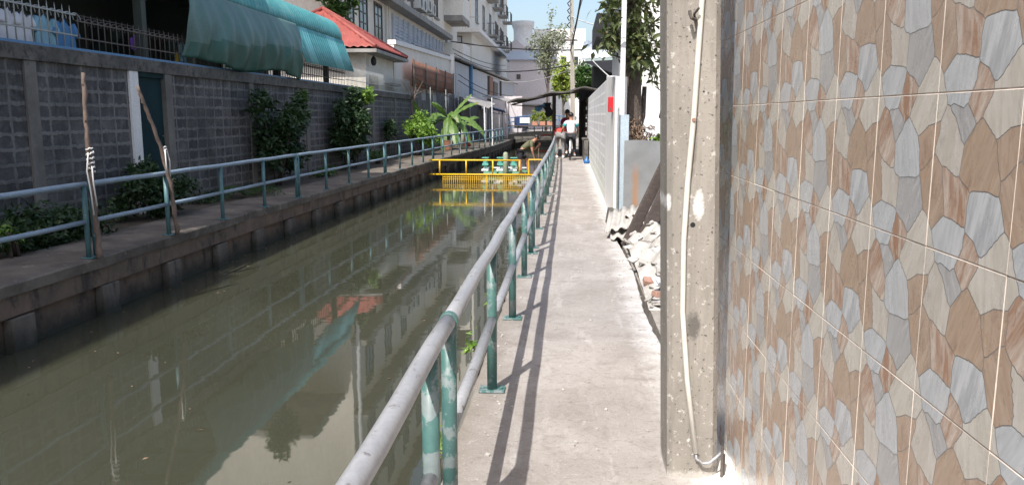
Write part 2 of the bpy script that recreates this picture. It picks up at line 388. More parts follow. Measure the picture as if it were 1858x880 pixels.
def blockmat(name, brick1, brick2, mortar, stain, bw=0.40, bh=0.2, stainlo=0.45, stainhi=0.7, mort=0.022, bs=0.7):
    m, nt, b, N, L = newmat(name)
    p = pos(N)
    sx = N.new('ShaderNodeSeparateXYZ'); L.new(p, sx.inputs[0])
    cx = N.new('ShaderNodeCombineXYZ'); L.new(sx.outputs[1], cx.inputs[0]); L.new(sx.outputs[2], cx.inputs[1])
    nz = N.new('ShaderNodeTexNoise'); nz.inputs['Scale'].default_value = 9; nz.inputs['Detail'].default_value = 5; L.new(p, nz.inputs['Vector'])
    wob = N.new('ShaderNodeVectorMath'); wob.operation = 'MULTIPLY_ADD'; wob.inputs[1].default_value = (0.09, 0.08, 0)
    L.new(nz.outputs['Color'], wob.inputs[0]); L.new(cx.outputs[0], wob.inputs[2])
    bt = N.new('ShaderNodeTexBrick'); bt.offset = 0.0; bt.squash = 1.0
    L.new(wob.outputs[0], bt.inputs['Vector'])
    bt.inputs['Color1'].default_value = (*brick1, 1); bt.inputs['Color2'].default_value = (*brick2, 1); bt.inputs['Mortar'].default_value = (*mortar, 1)
    bt.inputs['Scale'].default_value = 1.0; bt.inputs['Mortar Size'].default_value = mort; bt.inputs['Mortar Smooth'].default_value = 0.5
    bt.inputs['Brick Width'].default_value = bw; bt.inputs['Row Height'].default_value = bh; bt.inputs['Bias'].default_value = 0
    # smeared mortar haze over the blocks
    n1 = noise(N, L, p, 2.3, 8, 0.7, 0.6)
    col = mixc(N, L, ramp(N, L, n1, 0.42, 0.62, 0, 0.65), bt.outputs[0], mortar)
    n2 = noise(N, L, p, 0.9, 8, 0.7, 0.3, (1, 1, 0.6))
    col = mixc(N, L, ramp(N, L, n2, stainlo, stainhi, 0, 0.8), col, stain)
    st = noise(N, L, p, 2.0, 7, 0.7, 0.2, (1, 2.4, .28)); zz = ramp(N, L, sx.outputs[2], 0.9, 2.3, 0.1, 1.0)
    sm = N.new('ShaderNodeMath'); sm.operation = 'MULTIPLY'; L.new(ramp(N, L, st, .48, .66, 0, .75), sm.inputs[0]); L.new(zz, sm.inputs[1])
    col = mixc(N, L, sm.outputs[0], col, tuple(x * .55 for x in stain))
    mo = noise(N, L, p, 1.3, 8, .75); zm = ramp(N, L, sx.outputs[2], 1.1, 0.1, 0, .6)
    sm2 = N.new('ShaderNodeMath'); sm2.operation = 'MULTIPLY'; L.new(ramp(N, L, mo, .45, .6), sm2.inputs[0]); L.new(zm, sm2.inputs[1])
    col = mixc(N, L, sm2.outputs[0], col, tuple(x * y for x, y in zip(stain, (.8, 1.0, .6))))
    n3 = noise(N, L, p, 26, 6, 0.75)
    g = ramp(N, L, n3, 0.25, 0.75, 0.7, 1.25)
    mm = N.new('ShaderNodeVectorMath'); mm.operation = 'SCALE'; L.new(col, mm.inputs[0]); L.new(g, mm.inputs['Scale'])
    L.new(mm.outputs[0], b.inputs['Base Color']); b.inputs['Roughness'].default_value = 0.9
    ad = N.new('ShaderNodeMath'); ad.operation = 'MULTIPLY_ADD'; ad.inputs[1].default_value = 1.0; L.new(bt.outputs[1], ad.inputs[0]); 
    sc = N.new('ShaderNodeMath'); sc.operation = 'MULTIPLY'; sc.inputs[1].default_value = 0.6; L.new(n3, sc.inputs[0]); L.new(sc.outputs[0], ad.inputs[2])
    bump(N, L, b, ad.outputs[0], bs, 0.012)
    return m
M['block'] = blockmat('grey_block', (0.038, 0.038, 0.040), (0.08, 0.078, 0.078), (0.18, 0.173, 0.166), (0.042, 0.040, 0.039), mort=0.034, stainlo=.5)
M['blockw'] = blockmat('white_block', (0.62, 0.62, 0.63), (0.53, 0.53, 0.54), (0.88, 0.875, 0.86), (0.62, 0.61, 0.60), bw=0.42, bh=0.21, mort=0.03, bs=0.12)

# ------------------------------------------------------------------ the two banks
def interp(tab, y):
    for (a, b), (c, d) in zip(tab, tab[1:]):
        if y <= c: return b + (d - b) * (y - a) / (c - a)
    return tab[-1][1]
LT = [(-8, -5.5), (14, -5.43), (22, -5.22), (30, -4.98), (44, -4.2), (60, -4.05), (90, -4.05)]
RT = [(-8, -0.44), (20, -0.44), (30, -0.55), (60, -0.60), (90, -0.6)]
LX = lambda y: interp(LT, y)
RX = lambda y: interp(RT, y)
WATER = -0.70

def strip(ys, xa, xb, z0, z1):
    b = MB(); n = len(ys); vs = []
    for y in ys:
        vs += [(xa(y), y, z0), (xb(y), y, z0), (xb(y), y, z1), (xa(y), y, z1)]
    fs = []
    for i in range(n - 1):
        o = i * 4; q = o + 4
        for k in range(4):
            k2 = (k + 1) % 4; fs.append((o + k, o + k2, q + k2, q + k))
    fs.append((0, 1, 2, 3)); e = (n - 1) * 4; fs.append((e, e + 1, e + 2, e + 3))
    b.add(vs, fs); return b
YS = [-8, 0, 5, 10, 14, 18, 22, 26, 30, 34, 38, 44, 52, 60]
g = MB(); g.add([(-900, -900, -1.6), (900, -900, -1.6), (900, 1500, -1.6), (-900, 1500, -1.6)], [(0, 1, 2, 3)])
tag(g.build('ground', M['soil'], at=(0, 0, -1.6)), kind='structure')
g = MB(); g.add([(-6.4, -8, WATER), (0.0, -8, WATER), (0.0, 90, WATER), (-6.4, 90, WATER)], [(0, 1, 2, 3)])
tag(g.build('water', M['water'], at=(0, 0, WATER)), kind='structure')
# walkway on the right bank with a chipped edge
def walk():
    b = MB(); r = random.Random(3); ys = [-8 + 0.12 * i for i in range(int(68 / 0.12) + 1)]
    vs = []
    for y in ys:
        j = r.uniform(-1, 1) * 0.006
        jr = 0.02 * sin(y * 1.7) + r.uniform(-1, 1) * 0.008
        xl = RX(y) - 0.115 + j; xr = (0.66 + jr if y < 12 else 0.69)
        vs += [(xl, y, -0.2), (xr, y, -0.2), (xr, y, -0.006), (xr - 0.006, y, 0), (xl + 0.012, y, 0), (xl, y, -0.013)]
    fs = []
    for i in range(len(ys) - 1):
        o = i * 6; q = o + 6
        for k in range(6):
            k2 = (k + 1) % 6; fs.append((o + k, o + k2, q + k2, q + k))
    fs.append(tuple(range(6))); e = (len(ys) - 1) * 6; fs.append(tuple(e + k for k in range(6)))
    b.add(vs, fs); return b.build('walkway', M['walk'], at=(0, 0, 0))
tag(walk(), kind='structure')
def farpath():
    b = MB(); r = random.Random(6); vs = []; ys = [-8 + .14 * i for i in range(int(68 / .14) + 1)]; c = 0
    for y in ys:
        c = c * .6 + r.uniform(-1, 1) * .008 - (.035 if r.random() < .03 else 0); x1 = LX(y) + .075 + c
        vs += [(LX(y) - .95, y, -.13), (x1 - .012, y, -.13), (x1, y, -.02), (x1 - .018, y, 0), (LX(y) - .95, y, 0)]
    n = 5; fs = [(i * n + k, i * n + (k + 1) % n, (i + 1) * n + (k + 1) % n, (i + 1) * n + k) for i in range(len(ys) - 1) for k in range(n)] + [tuple(range(n)), tuple((len(ys) - 1) * n + k for k in range(n))]
    b.add(vs, fs); return b.build('path', M['ldeck'], at=(-5.4, 0, -.13))
tag(farpath(), kind='structure')
tag(strip(YS + [140], lambda y: -60, lambda y: LX(y) - 0.951, -1.2, -0.02).build('ground_bank', M['soil'], at=(-20, 0, -1.2)), kind='structure')
tag(strip([-8, 12, 14, 60, 140], lambda y: 0.70, lambda y: 60, -1.2, -0.03).build('ground_yard', M['yard'], at=(20, 0, -1.2)), kind='structure')
g = MB(); g.box(-30, 60, 62, 900, -1.2, -0.035); tag(g.build('ground_far', M['yard'], at=(0, 100, -1.2)), kind='structure')

# canal retaining walls
r_ = empty('canal_wall', (-5.5, 9, WATER), 'stained concrete retaining wall with stub piles under the far path', 'retaining wall')
strip(YS, lambda y: LX(y) - 0.2, lambda y: LX(y) + 0.035, -0.34, -0.131).build('beam', M['beam'], r_)
strip(YS, lambda y: LX(y) - 0.3, lambda y: LX(y) - 0.05, -1.3, -0.341).build('panel', M['beam'], r_)
pile0 = None
for k in range(36):
    y = 1.25 + 1.53 * k
    if pile0 is None:
        b = MB(); b.box(LX(y) - 0.048, LX(y) + 0.06, y - 0.17, y + 0.17, -1.3, -0.342); pile0 = b.build('pile', M['pile'], r_, bevel=0.01); py0 = y
    else:
        c = pile0.copy(); C.objects.link(c); c.location = (LX(y) - LX(py0), y - py0, rng.uniform(-.02, 0.0))
r_ = empty('canal_wall', (-0.6, 9, WATER), 'concrete retaining wall below the near walkway', 'retaining wall')
strip(YS, lambda y: RX(y) - 0.09, lambda y: RX(y) + 0.1, -1.3, -0.201).build('panel', M['beam'], r_)

# ------------------------------------------------------------------ guard rails
def chips(mb, y, top):  # flange plate with corner bolts
    mb.box(-0.075, 0.075, y - 0.06, y + 0.06, 0.001, 0.013)
def rail_section(name, L, posts, mats, H=0.85, mid=0.43, r=0.031, seg=16):
    mr, mp = mats
    root = empty(name)
    n = 24
    pts = [(sin(i * 1.3) * 0.003, 0.012 + (L - 0.024) * i / n, H + sin(i * 0.9) * 0.003) for i in range(n + 1)]
    b = MB(); b.tube(pts, r, seg); b.build('top_rail', mr, root, smooth=True, bevel=0)
    for i in range(len(posts) - 1):
        y0, y1 = posts[i] + r * 0.9, posts[i + 1] - r * 0.9
        b = MB(); b.tube([(0, y0, mid), (0.002, (y0 + y1) / 2, mid - 0.004), (0, y1, mid)], r * 0.88, seg); b.build('mid_rail', mr, root, smooth=True)
    b = MB(); b.tube([(0, -0.012, H), (0, 0.03, H)], r * 1.14, seg); b.tube([(0, .01, H - r * 2.1), (0, .01, H - r)], r * 1.05, seg); b.build('collar', mp, root, smooth=False, bevel=.003)
    first = None
    for k, y in enumerate(posts):
        e = 0.0
        if first is None:
            b = MB(); b.tube([(0, y, 0.0), (0, y, H * 0.5), (0, y, H - r * 0.6)], r * 0.95, seg)
            first = b.build('post', mp, root, smooth=True)
            p2 = MB(); p2.box(-0.075, 0.075, y - 0.055, y + 0.055, 0.002, 0.014)
            p2.tube([(-0.055, y, 0.0145), (-0.055, y, 0.024)], 0.011, 6); p2.tube([(0.055, y, 0.0145), (0.055, y, 0.024)], 0.011, 6)
            pl = p2.build('base_plate', mp, first, bevel=0.003); fy = y
        else:
            c = first.copy(); C.objects.link(c); c.location = (0, y - fy, 0)
            c2 = pl.copy(); C.objects.link(c2); c2.parent = c
    return root
def place_sections(proto, starts, tab, L, group, labels):
    for i, y in enumerate(starts):
        x0, x1 = tab(y), tab(y + L)
        o = proto if i == 0 else dup(proto)
        o.location = (x0, y, 0); o.rotation_euler = (0, 0, -math.atan2(x1 - x0, L))
        tag(o, labels[i], 'guard rail', group)
LL = 6.82
pr_ = rail_section('guard_rail', LL, [0.0, 1.66, 3.36, 5.04, LL - 0.39], (M['railgrey'], M['teal']))
names = ['worn grey rail section nearest the camera, running out of the bottom of the picture',
         'flaking grey and teal rail section starting at the first double post on the near walkway',
         'second teal rail section along on the near walkway, where its posts begin to bunch together',
         'teal rail section on the near walkway level with the yellow barrier',
         'last bending teal rail section before the canopy on the near walkway']
place_sections(pr_, [-3.98, 2.85, 9.70, 16.55, 23.42], RX, LL, 'guard rails along the near walkway', names)
pl_ = rail_section('guard_rail', LL, [0.045, 1.72, 3.41, 5.12, LL - 0.045], (M['railblue'], M['tealfar']), H=0.84, mid=0.42)
names = ['blue grey pipe rail section at the far left edge ending at the upright stick',
         'blue grey pipe rail section carrying the crooked leaning stick, left of the large dark shrub',
         'blue grey pipe rail section in front of the two climbing shrubs',
         'sunlit pipe rail section in front of the bright green bush',
         'pale pipe rail section in front of the banana plant',
         'small pale pipe rail section just past the banana plant',
         'last far pipe rail section running up to the blue bridge']
place_sections(pl_, [1.83, 8.70, 15.56, 22.42, 29.28, 36.14, 43.0][:7], LX, LL, 'guard rails along the far path', names)

# two sticks lashed to the far rail
def stick(name, pts, rad, label):
    root = empty(name, pts[0], label, 'stick')
    P = []; Rr = []
    r = random.Random(hash(label) % 99 + 1 if False else len(label))
    n = 26
    for i in range(n + 1):
        t = i / n * (len(pts) - 1); k = min(int(t), len(pts) - 2); q = Vector(pts[k]).lerp(Vector(pts[k + 1]), t - k)
        P.append(q + Vector((r.uniform(-1, 1), r.uniform(-1, 1), 0)) * 0.008); Rr.append(rad * (1.15 - 0.35 * i / n) * r.uniform(0.85, 1.2))
    b = MB(); b.tube(P, Rr, 9)
    for k in (8, 14, 19, 22, 24):
        d = Vector((r.uniform(-1, 1), r.uniform(-1, 1), 0.8)).normalized()
        b.tube([P[k], P[k] + d * 0.06], [0.014, 0.006], 6)
    b.build('shaft', M['stick'], root, smooth=True)
    return root, P
s1, P1 = stick('wooden_stick', [(-5.33, 8.62, 0), (-5.335, 8.60, 0.7), (-5.35, 8.60, 1.4), (-5.36, 8.62, 2.07)], 0.028, 'upright weathered stick with white rope lashed to the far rail')
s2, P2 = stick('wooden_stick', [(-5.33, 10.45, 0), (-5.34, 10.40, 0.6), (-5.39, 10.30, 1.15), (-5.44, 10.12, 1.6), (-5.49, 9.98, 1.97)], 0.026, 'crooked leaning stick lashed to the far rail, in front of the dark door')
def coil(name, c, r, z0, z1, turns, label, tails):
    root = empty(name, (c[0], c[1], z0), label, 'rope')
    b = MB(); n = turns * 12
    b.tube([(c[0] + r * cos(2 * pi * i / 12), c[1] + r * sin(2 * pi * i / 12), z0 + (z1 - z0) * i / n + 0.008 * sin(i * 2.3)) for i in range(n + 1)], 0.009, 6)
    b.build('winding', M['rope'], root, smooth=True)
    for t in tails:
        b = MB(); b.tube(t, 0.009, 6); b.build('tail', M['rope'], root, smooth=True)
coil('rope', (-5.335, 8.60), 0.036, 0.98, 1.25, 5, 'white rope wound round the upright stick with a hanging loop',
     [[(-5.33, 8.56, 1.2), (-5.33, 8.51, 1.0), (-5.32, 8.53, .8), (-5.32, 8.56, 0.5)], [(-5.3, 8.56, 1.05), (-5.29, 8.55, .85), (-5.30, 8.6, .6)]])
coil('rope', (-5.375, 10.33), 0.032, 1.12, 1.2, 2, 'short white rope tied round the crooked leaning stick',
     [[(-5.35, 10.3, 1.16), (-5.34, 10.29, 1.0), (-5.345, 10.3, .85)], [(-5.35, 10.35, 1.16), (-5.34, 10.39, 1.0), (-5.345, 10.38, .78)]])

# ------------------------------------------------------------------ left block wall
WX = -7.2
bw = empty('block_wall', (WX, 20, 0), 'long stained grey concrete block wall behind the far path', 'wall')
b = MB(); b.box(WX - 0.14, WX, -6, 13.05, -0.1, 2.33); b.box(WX - 0.14, WX, 13.05, 13.97, -0.1, 0.35); b.box(WX - 0.14, WX, 13.97, 36.5, -0.1, 2.33)
b.build('wall_panel', M['block'], bw)
b = MB()
def cop(u, v):
    return None
b.box(WX - 0.17, WX + 0.055, -6, 36.5, 2.331, 2.54); b.build('coping', M['concd'], bw, bevel=0.008)
for y in (1.0, 4.1, 7.2, 10.38, 17.88, 21.73, 25.4, 29.2, 33.0, 36.4):
    b = MB(); b.box(WX - 0.1, WX + 0.035, y - 0.12, y + 0.12, -0.1, 2.329); b.build('pillar', M['conc'], bw, bevel=0.006)
b = MB(); b.box(WX - 0.1, WX + 0.04, 12.80, 13.06, -0.1, 2.329); b.build('door_jamb', M['white'], bw)
b = MB(); b.box(WX - 0.1, WX + 0.04, 13.96, 14.2, -0.1, 2.329); b.build('door_jamb', M['conc'], bw)
b = MB(); b.box(WX - 0.09, WX - 0.04, 13.07, 13.95, 0.35, 2.25); b.box(WX - 0.1, WX + 0.01, 13.061, 13.959, 2.251, 2.328); dr = b.build('door', M['door'], bw)
b = MB(); b.box(WX - 0.039, WX - 0.03, 13.2, 13.8, 0.5, 1.2); b.box(WX - 0.039, WX - 0.03, 13.2, 13.8, 1.35, 2.1); b.build('door_panel', M['door'], dr)
b = MB(); b.tube([(WX - 0.03, 13.85, 1.25), (WX + 0.02, 13.85, 1.25), (WX + 0.02, 13.78, 1.25)], 0.01, 8); b.build('handle', M['irond'], dr)

# spiked fences on the wall
def spike_fence(y0, y1, step, z0, z1, mat, label, curl=False, base=None, x=WX - 0.05, r=0.010):
    root = empty('spiked_fence', (x, y0, z0), label, 'fence')
    b = MB(); b.box(x - 0.02, x + 0.02, y0, y1, z0 + 0.002, z0 + 0.045); b.build('base_rail', base or mat, root)
    b = MB(); b.tube([(x, y0, z0 + (z1 - z0) * 0.35), (x, y1, z0 + (z1 - z0) * 0.35)], 0.012, 6); b.build('cross_rail', mat, root)
    if curl:
        b = MB(); b.tube([(x, y0, z1 - 0.12), (x, y1, z1 - 0.12)], 0.012, 6); b.build('cross_rail', mat, root)
    b = MB(); y = y0 + 0.05; H = z1 - z0
    b.tube([(x, y, z0 + .045), (x, y, z1 - 0.1), (x, y, z1)], [r, r, 0.002], 6)
    if curl:
        n = 10
        b.tube([(x - 0.012, y + step * (1 - cos(pi * i / n)) / 2 * 1.6, z0 + H * 0.70 + 0.10 * sin(pi * i / n)) for i in range(n + 1)], 0.008, 5)
    b0 = b.build('bar', mat, root, smooth=True)
    k = 1
    while y + k * step < y1 and k < 98:
        c = b0.copy(); C.objects.link(c); c.location = (0, k * step, 0); k += 1
spike_fence(7.0, 11.6, 0.17, 2.541, 3.18, M['ironl'], 'pale painted iron fence with curled tops beside the white shirts', True, M['bluep'])
spike_fence(11.6, 25.8, 0.17, 2.541, 3.10, M['irond'], 'dark brown iron fence with curled tops in front of the veranda', True, M['bluep'])
spike_fence(25.9, 36.4, 0.16, 2.541, 3.2, M['ironl'], 'pale spiked iron fence below the red tiled roof')

# ------------------------------------------------------------------ veranda house
hs = empty('veranda_house', (-9.6, 15, 0), 'dark shaded house with an open veranda behind the block wall', 'house')
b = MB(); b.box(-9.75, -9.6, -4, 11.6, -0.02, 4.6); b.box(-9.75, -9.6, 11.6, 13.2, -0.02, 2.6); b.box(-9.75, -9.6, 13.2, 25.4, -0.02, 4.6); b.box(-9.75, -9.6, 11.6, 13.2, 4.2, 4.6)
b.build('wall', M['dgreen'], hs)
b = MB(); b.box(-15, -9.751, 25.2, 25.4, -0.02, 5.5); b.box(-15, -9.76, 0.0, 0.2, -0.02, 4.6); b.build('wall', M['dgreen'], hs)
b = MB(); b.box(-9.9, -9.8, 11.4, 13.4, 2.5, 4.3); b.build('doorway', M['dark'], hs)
b = MB(); b.box(-9.599, -7.40, -4, 25.3, 1.0, 1.15); b.build('veranda_floor', M['conc'], hs)
for y0, y1 in ((15.6, 17.2), (18.6, 20.3), (21.8, 23.4)):
    b = MB(); b.box(-9.596, -9.56, y0, y1, 2.2, 3.5); wf = b.build('window', M['irond'], hs)
    b = MB(); b.box(-9.558, -9.55, y0 + 0.08, (y0 + y1) / 2 - 0.04, 2.28, 3.42); b.box(-9.558, -9.55, (y0 + y1) / 2 + 0.04, y1 - 0.08, 2.28, 3.42); b.build('pane', M['glass'], wf)
for y in (7.0, 14.2, 20.9, 25.2):
    b = MB(); b.box(-7.75, -7.6, y - 0.08, y + 0.08, 1.15, 4.3); b.build('column', M['dgreen'], hs)
for y in [0.5 + 1.2 * k for k in range(21)]:
    b = MB(); b.box(-9.6, -7.5, y - 0.03, y + 0.03, 4.22, 4.32); b.build('rafter', M['irond'], hs)
# corrugated roof with a rounded eave
prof = [(-7.28, 3.98), (-7.285, 4.1), (-7.33, 4.26), (-7.41, 4.41), (-7.55, 4.54), (-7.75, 4.64), (-8.3, 4.80), (-9.2, 5.05), (-11.6, 5.7)]
def roof_fn(i, j, y0=-4.0, y1=25.7, n=0):
    x, z = prof[i]
    k = min(i + 1, len(prof) - 1); l = max(i - 1, 0)
    tx, tz = prof[k][0] - prof[l][0], prof[k][1] - prof[l][1]; q = sqrt(tx * tx + tz * tz)
    nx, nz = tz / q, -tx / q
    y = y0 + (y1 - y0) * j / n; a = 0.022 * sin(2 * pi * y / 0.2)
    return (x + nx * a, y, z + nz * a)
b = MB(); nj = 1190; ni = len(prof)
vs = [roof_fn(i, j, n=nj) for i in range(ni) for j in range(nj + 1)]
fs = [(i * (nj + 1) + j, (i + 1) * (nj + 1) + j, (i + 1) * (nj + 1) + j + 1, i * (nj + 1) + j + 1) for i in range(ni - 1) for j in range(nj)]
b.add(vs, fs); b.build('roof', M['turq'], hs, smooth=True, solid=0.012)
b = MB(); b.box(-7.36, -7.33, -4, 25.6, 3.95, 4.0); b.build('eave_beam', M['irond'], hs)

def corrugated(name, o, u, v, pitch, amp, mats, parent=None, per=8, nu=2, thick=0.006, jag=0, seed=1, strips=None):
    """u: along the corrugations, v: across"""
    o, u, v = Vector(o), Vector(u), Vector(v); nrm = u.cross(v).normalized()
    n = int(v.length / pitch * per); r = random.Random(seed); b = MB()
    jg = [r.uniform(-jag, jag) for _ in range(n + 1)]; jg2 = [r.uniform(-jag, jag) for _ in range(n + 1)]
    if jag:
        for i in range(1, n): jg[i] = jg[i] * .3 + jg[i - 1] * .7; jg2[i] = jg2[i] * .3 + jg2[i - 1] * .7
    vs = []
    for i in range(nu + 1):
        for j in range(n + 1):
            t = i / nu
            if i == 0: t += jg[j]
            if i == nu: t += jg2[j]
            vs.append(o + u * t + v * (j / n) + nrm * amp * sin(2 * pi * j / per))
    fs = []; ms = []
    for i in range(nu):
        for j in range(n):
            fs.append((i * (n + 1) + j, (i + 1) * (n + 1) + j, (i + 1) * (n + 1) + j + 1, i * (n + 1) + j + 1))
            ms.append(0 if not strips else (1 if any(a <= j / n < c for a, c in strips) else 0))
    b.add(vs, fs); b.m = ms
    return b.build(name, mats, parent, smooth=True, solid=thick)
b = MB(); b.box(-16, -9.15, -12, 0.0, 5.5, 14.9); b.box(-16, -9.15, 0.001, 1.5, 5.5, 13.0); b.box(-16, -9.15, 1.501, 12.2, 5.5, 14.5); b.build('shade_block', M['dgreen'], hs)  # unseen block added to shade the far path; low gap lets sun through
ap = empty('side_awning', (-6.95, 23, 3.0), 'sloping turquoise corrugated panel hung below the rounded eave', 'awning')
corrugated('sheet', (-7.25, 21.0, 3.97), (0.36, -0.1, -0.98), (0, 4.7, 0), 0.2, 0.016, [M['turq'], M['turq2']], ap, strips=[(0.12, 0.25), (0.6, 0.8)])
b = MB(); b.tube([(-6.92, 20.95, 3.02), (-6.92, 25.6, 3.02)], 0.018, 8); b.build('edge_bar', M['irond'], ap)

def tarp():
    b = MB(); nu, nv = 90, 22; r = random.Random(4); ph = [r.uniform(0, 6) for _ in range(6)]
    def fn(u, v):
        y = 14.9 + 6.1 * u + (0.25 * v if u > .9 else 0)
        top = 3.98; bot = 2.62 + 0.07 * sin(u * 9 + 1) - 0.12 * max(0, (u - 0.86) / 0.14)
        z = top + (bot - top) * v
        f = v ** 0.7
        x = -7.23 + 0.24 * sin(pi * min(1, v * 0.9)) * (0.6 + 0.4 * sin(u * 3)) + 0.05 * f * sin(u * 44 + ph[0] + v * 3) + 0.03 * f * sin(u * 83 + ph[1] - v * 5) + 0.06 * f * sin(u * 13 + ph[2] + 2 * v)
        return (x + 0.06, y - 0.25 * v * (1 - u) + 0.04 * sin(v * 9 + u * 20), z)
    b.grid(nu, nv, fn)
    b.m = [1 if (j >= 15 - 5 * (i / nu) + 2.0 * (i < 12)) and i > 2 else 0 for i in range(nu) for j in range(nv)]
    o = b.build('tarpaulin', [M['tarp'], gmat('tarpaulin_hem', (0.025, 0.105, 0.085), (0.018, 0.075, 0.06), (0.05, 0.13, 0.11), scale=1.1, fine=18, rough=0.5, streak=(1, 1, .4))], None, smooth=True, solid=0.006)
    tag(o, 'crumpled dark green tarpaulin hanging from the rounded eave', 'tarpaulin')
tarp()

# laundry behind the fence
def garment(name, y, z, wd, ht, mat, label, x=-7.75, sleeves=True):
    root = empty(name, (x, y, z - ht), label, 'laundry', )
    r = random.Random(int(y * 100))
    b = MB(); n = 14
    def fn(u, v):
        sh = 0.32 + 0.68 * min(1, v * 7 + 0.05 * sin(u * 9))
        hw = wd / 2 * (sh if v < 0.14 else 1 + 0.1 * v)
        return (x + 0.03 * sin(u * 15 + y) * v + 0.015 * sin(u * 31), y + (u - 0.5) * 2 * hw, z - ht * v - 0.07 * abs(u - .5) * (1 - v) * 2 * 1.0)
    b.grid(n, 12, fn); b.build('cloth', mat, root, smooth=True, solid=0.02)
    if sleeves:
        for s in (-1, 1):
            b = MB(); b.tube([(x, y + s * wd * 0.42, z - 0.06), (x, y + s * wd * 0.62, z - ht * 0.35), (x, y + s * wd * 0.66, z - ht * 0.42)], [0.05, 0.06, 0.062], 8); b.build('sleeve', mat, root, smooth=True)
    b = MB(); b.tube([(x, y - wd * .3, z - 0.05), (x, y, z + 0.04), (x, y + wd * .3, z - 0.05)], 0.006, 5); b.tube([(x, y, z + .04), (x, y, z + 0.1), (x + .02, y, z + 0.13)], 0.005, 5); b.build('hanger', M['irond'], root)
b = MB(); b.tube([(-7.75, 8, 3.2), (-7.75, 13, 3.16), (-7.75, 20, 3.2)], 0.008, 6); tag(b.build('clothes_line', M['irond'], None), 'thin dark line carrying laundry behind the iron fence', 'clothes line')
garment('shirt', 10.55, 3.08, 0.3, 0.5, M['cwhite'], 'leftmost white shirt hanging behind the pale fence')
garment('shirt', 10.85, 3.08, 0.3, 0.5, M['cwhite'], 'middle one of three white shirts behind the pale fence')
garment('shirt', 11.15, 3.07, 0.3, 0.48, M['cwhite'], 'white shirt hanging nearest the blue shirts')
garment('shirt', 11.62, 3.08, 0.42, 0.62, M['cblue2'], 'pale blue shirt hanging between white shirts and darker blue shirt')
garment('shirt', 12.1, 3.06, 0.45, 0.6, M['cblue'], 'brighter blue shirt hanging behind the dark fence')
garment('towel', 14.2, 3.06, 0.5, 0.3, M['cpurp'], 'purple cloth hanging alone in the dark veranda', sleeves=False)
garment('towel', 15.9, 3.1, 0.28, 0.45, M['cblue2'], 'pale blue grey cloth hanging next to the green tarpaulin', sleeves=False)
garment('towel', 15.65, 2.85, 0.14, 0.26, M['cyel'], 'small yellow cloth hanging low beside the green tarpaulin', sleeves=False)

# ------------------------------------------------------------------ red roofed house
rh = empty('tiled_house', (-9.5, 33, 0), 'low house with a red tiled hip roof beyond the turquoise awning', 'house')
b = MB(); b.box(-12.2, -7.95, 31.3, 36.2, -0.02, 4.0); b.build('wall', M['cream'], rh)
def hiproof(x0, x1, y0, y1, z0, apex):
    ax, ay, az = apex; b = MB()
    cs = [(x0, y0), (x1, y0), (x1, y1), (x0, y1)]
    for k in range(4):
        p, q = Vector((*cs[k], z0)), Vector((*cs[(k + 1) % 4], z0)); a = Vector((ax, ay, az))
        nr = (q - p).cross(a - p).normalized(); L_ = (q - p).length; nu = int(L_ / 0.3) * 6; nv = 22
        vs = []
        for j in range(nv + 1):
            v = j / nv
            for i in range(nu + 1):
                u = i / nu; c = (p * (1 - u) + q * u) * (1 - v) + a * v
                # keep profile aligned with the slope
                s = (1 - v) * (u - 0.5) * L_
                step = 0.06 * (1 - ((v * nv / 2) % 1.0)) if j < nv else 0
                vs.append(c + nr * (0.03 * sin(2 * pi * s / 0.3) + step))
        fs = [(j * (nu + 1) + i, j * (nu + 1) + i + 1, (j + 1) * (nu + 1) + i + 1, (j + 1) * (nu + 1) + i) for j in range(nv) for i in range(nu)]
        b.add(vs, fs)
    return b
rf = hiproof(-12.8, -7.4, 30.7, 36.7, 4.16, (-10.3, 33.7, 5.95)).build('roof', M['redtile'], rh, smooth=True, solid=0.02)
b = MB()
for cx_, cy_ in ((-12.8, 30.7), (-7.4, 30.7), (-7.4, 36.7), (-12.8, 36.7)):
    b.tube([(cx_, cy_, 4.22), (-10.3, 33.7, 6.02)], 0.09, 8)
b.build('ridge_tiles', M['redtile'], rf, smooth=True)
b = MB(); b.box(-12.85, -7.35, 30.65, 36.75, 4.0, 4.13); b.build('eave_board', M['slab'], rh)
b = MB(); b.lathe((-7.7, 31.6, 3.55), [(0.02, 0.38), (0.05, 0.34), (0.11, 0.25), (0.11, 0.1), (0.06, 0)]); tag(b.build('wall_lamp', M['black'], rh))
b = MB(); b.box(-7.949, -7.90, 31.8, 33.1, 1.3, 3.2); wf = b.build('window', M['frame'], rh); b = MB(); b.box(-7.899, -7.89, 31.9, 33.0, 1.4, 3.1); b.build('pane', M['glass'], wf)
b = MB(); b.box(-7.94, -7.6, 34.3, 36.2, 2.9, 3.0); b.build('door_hood', M['slab'], rh)

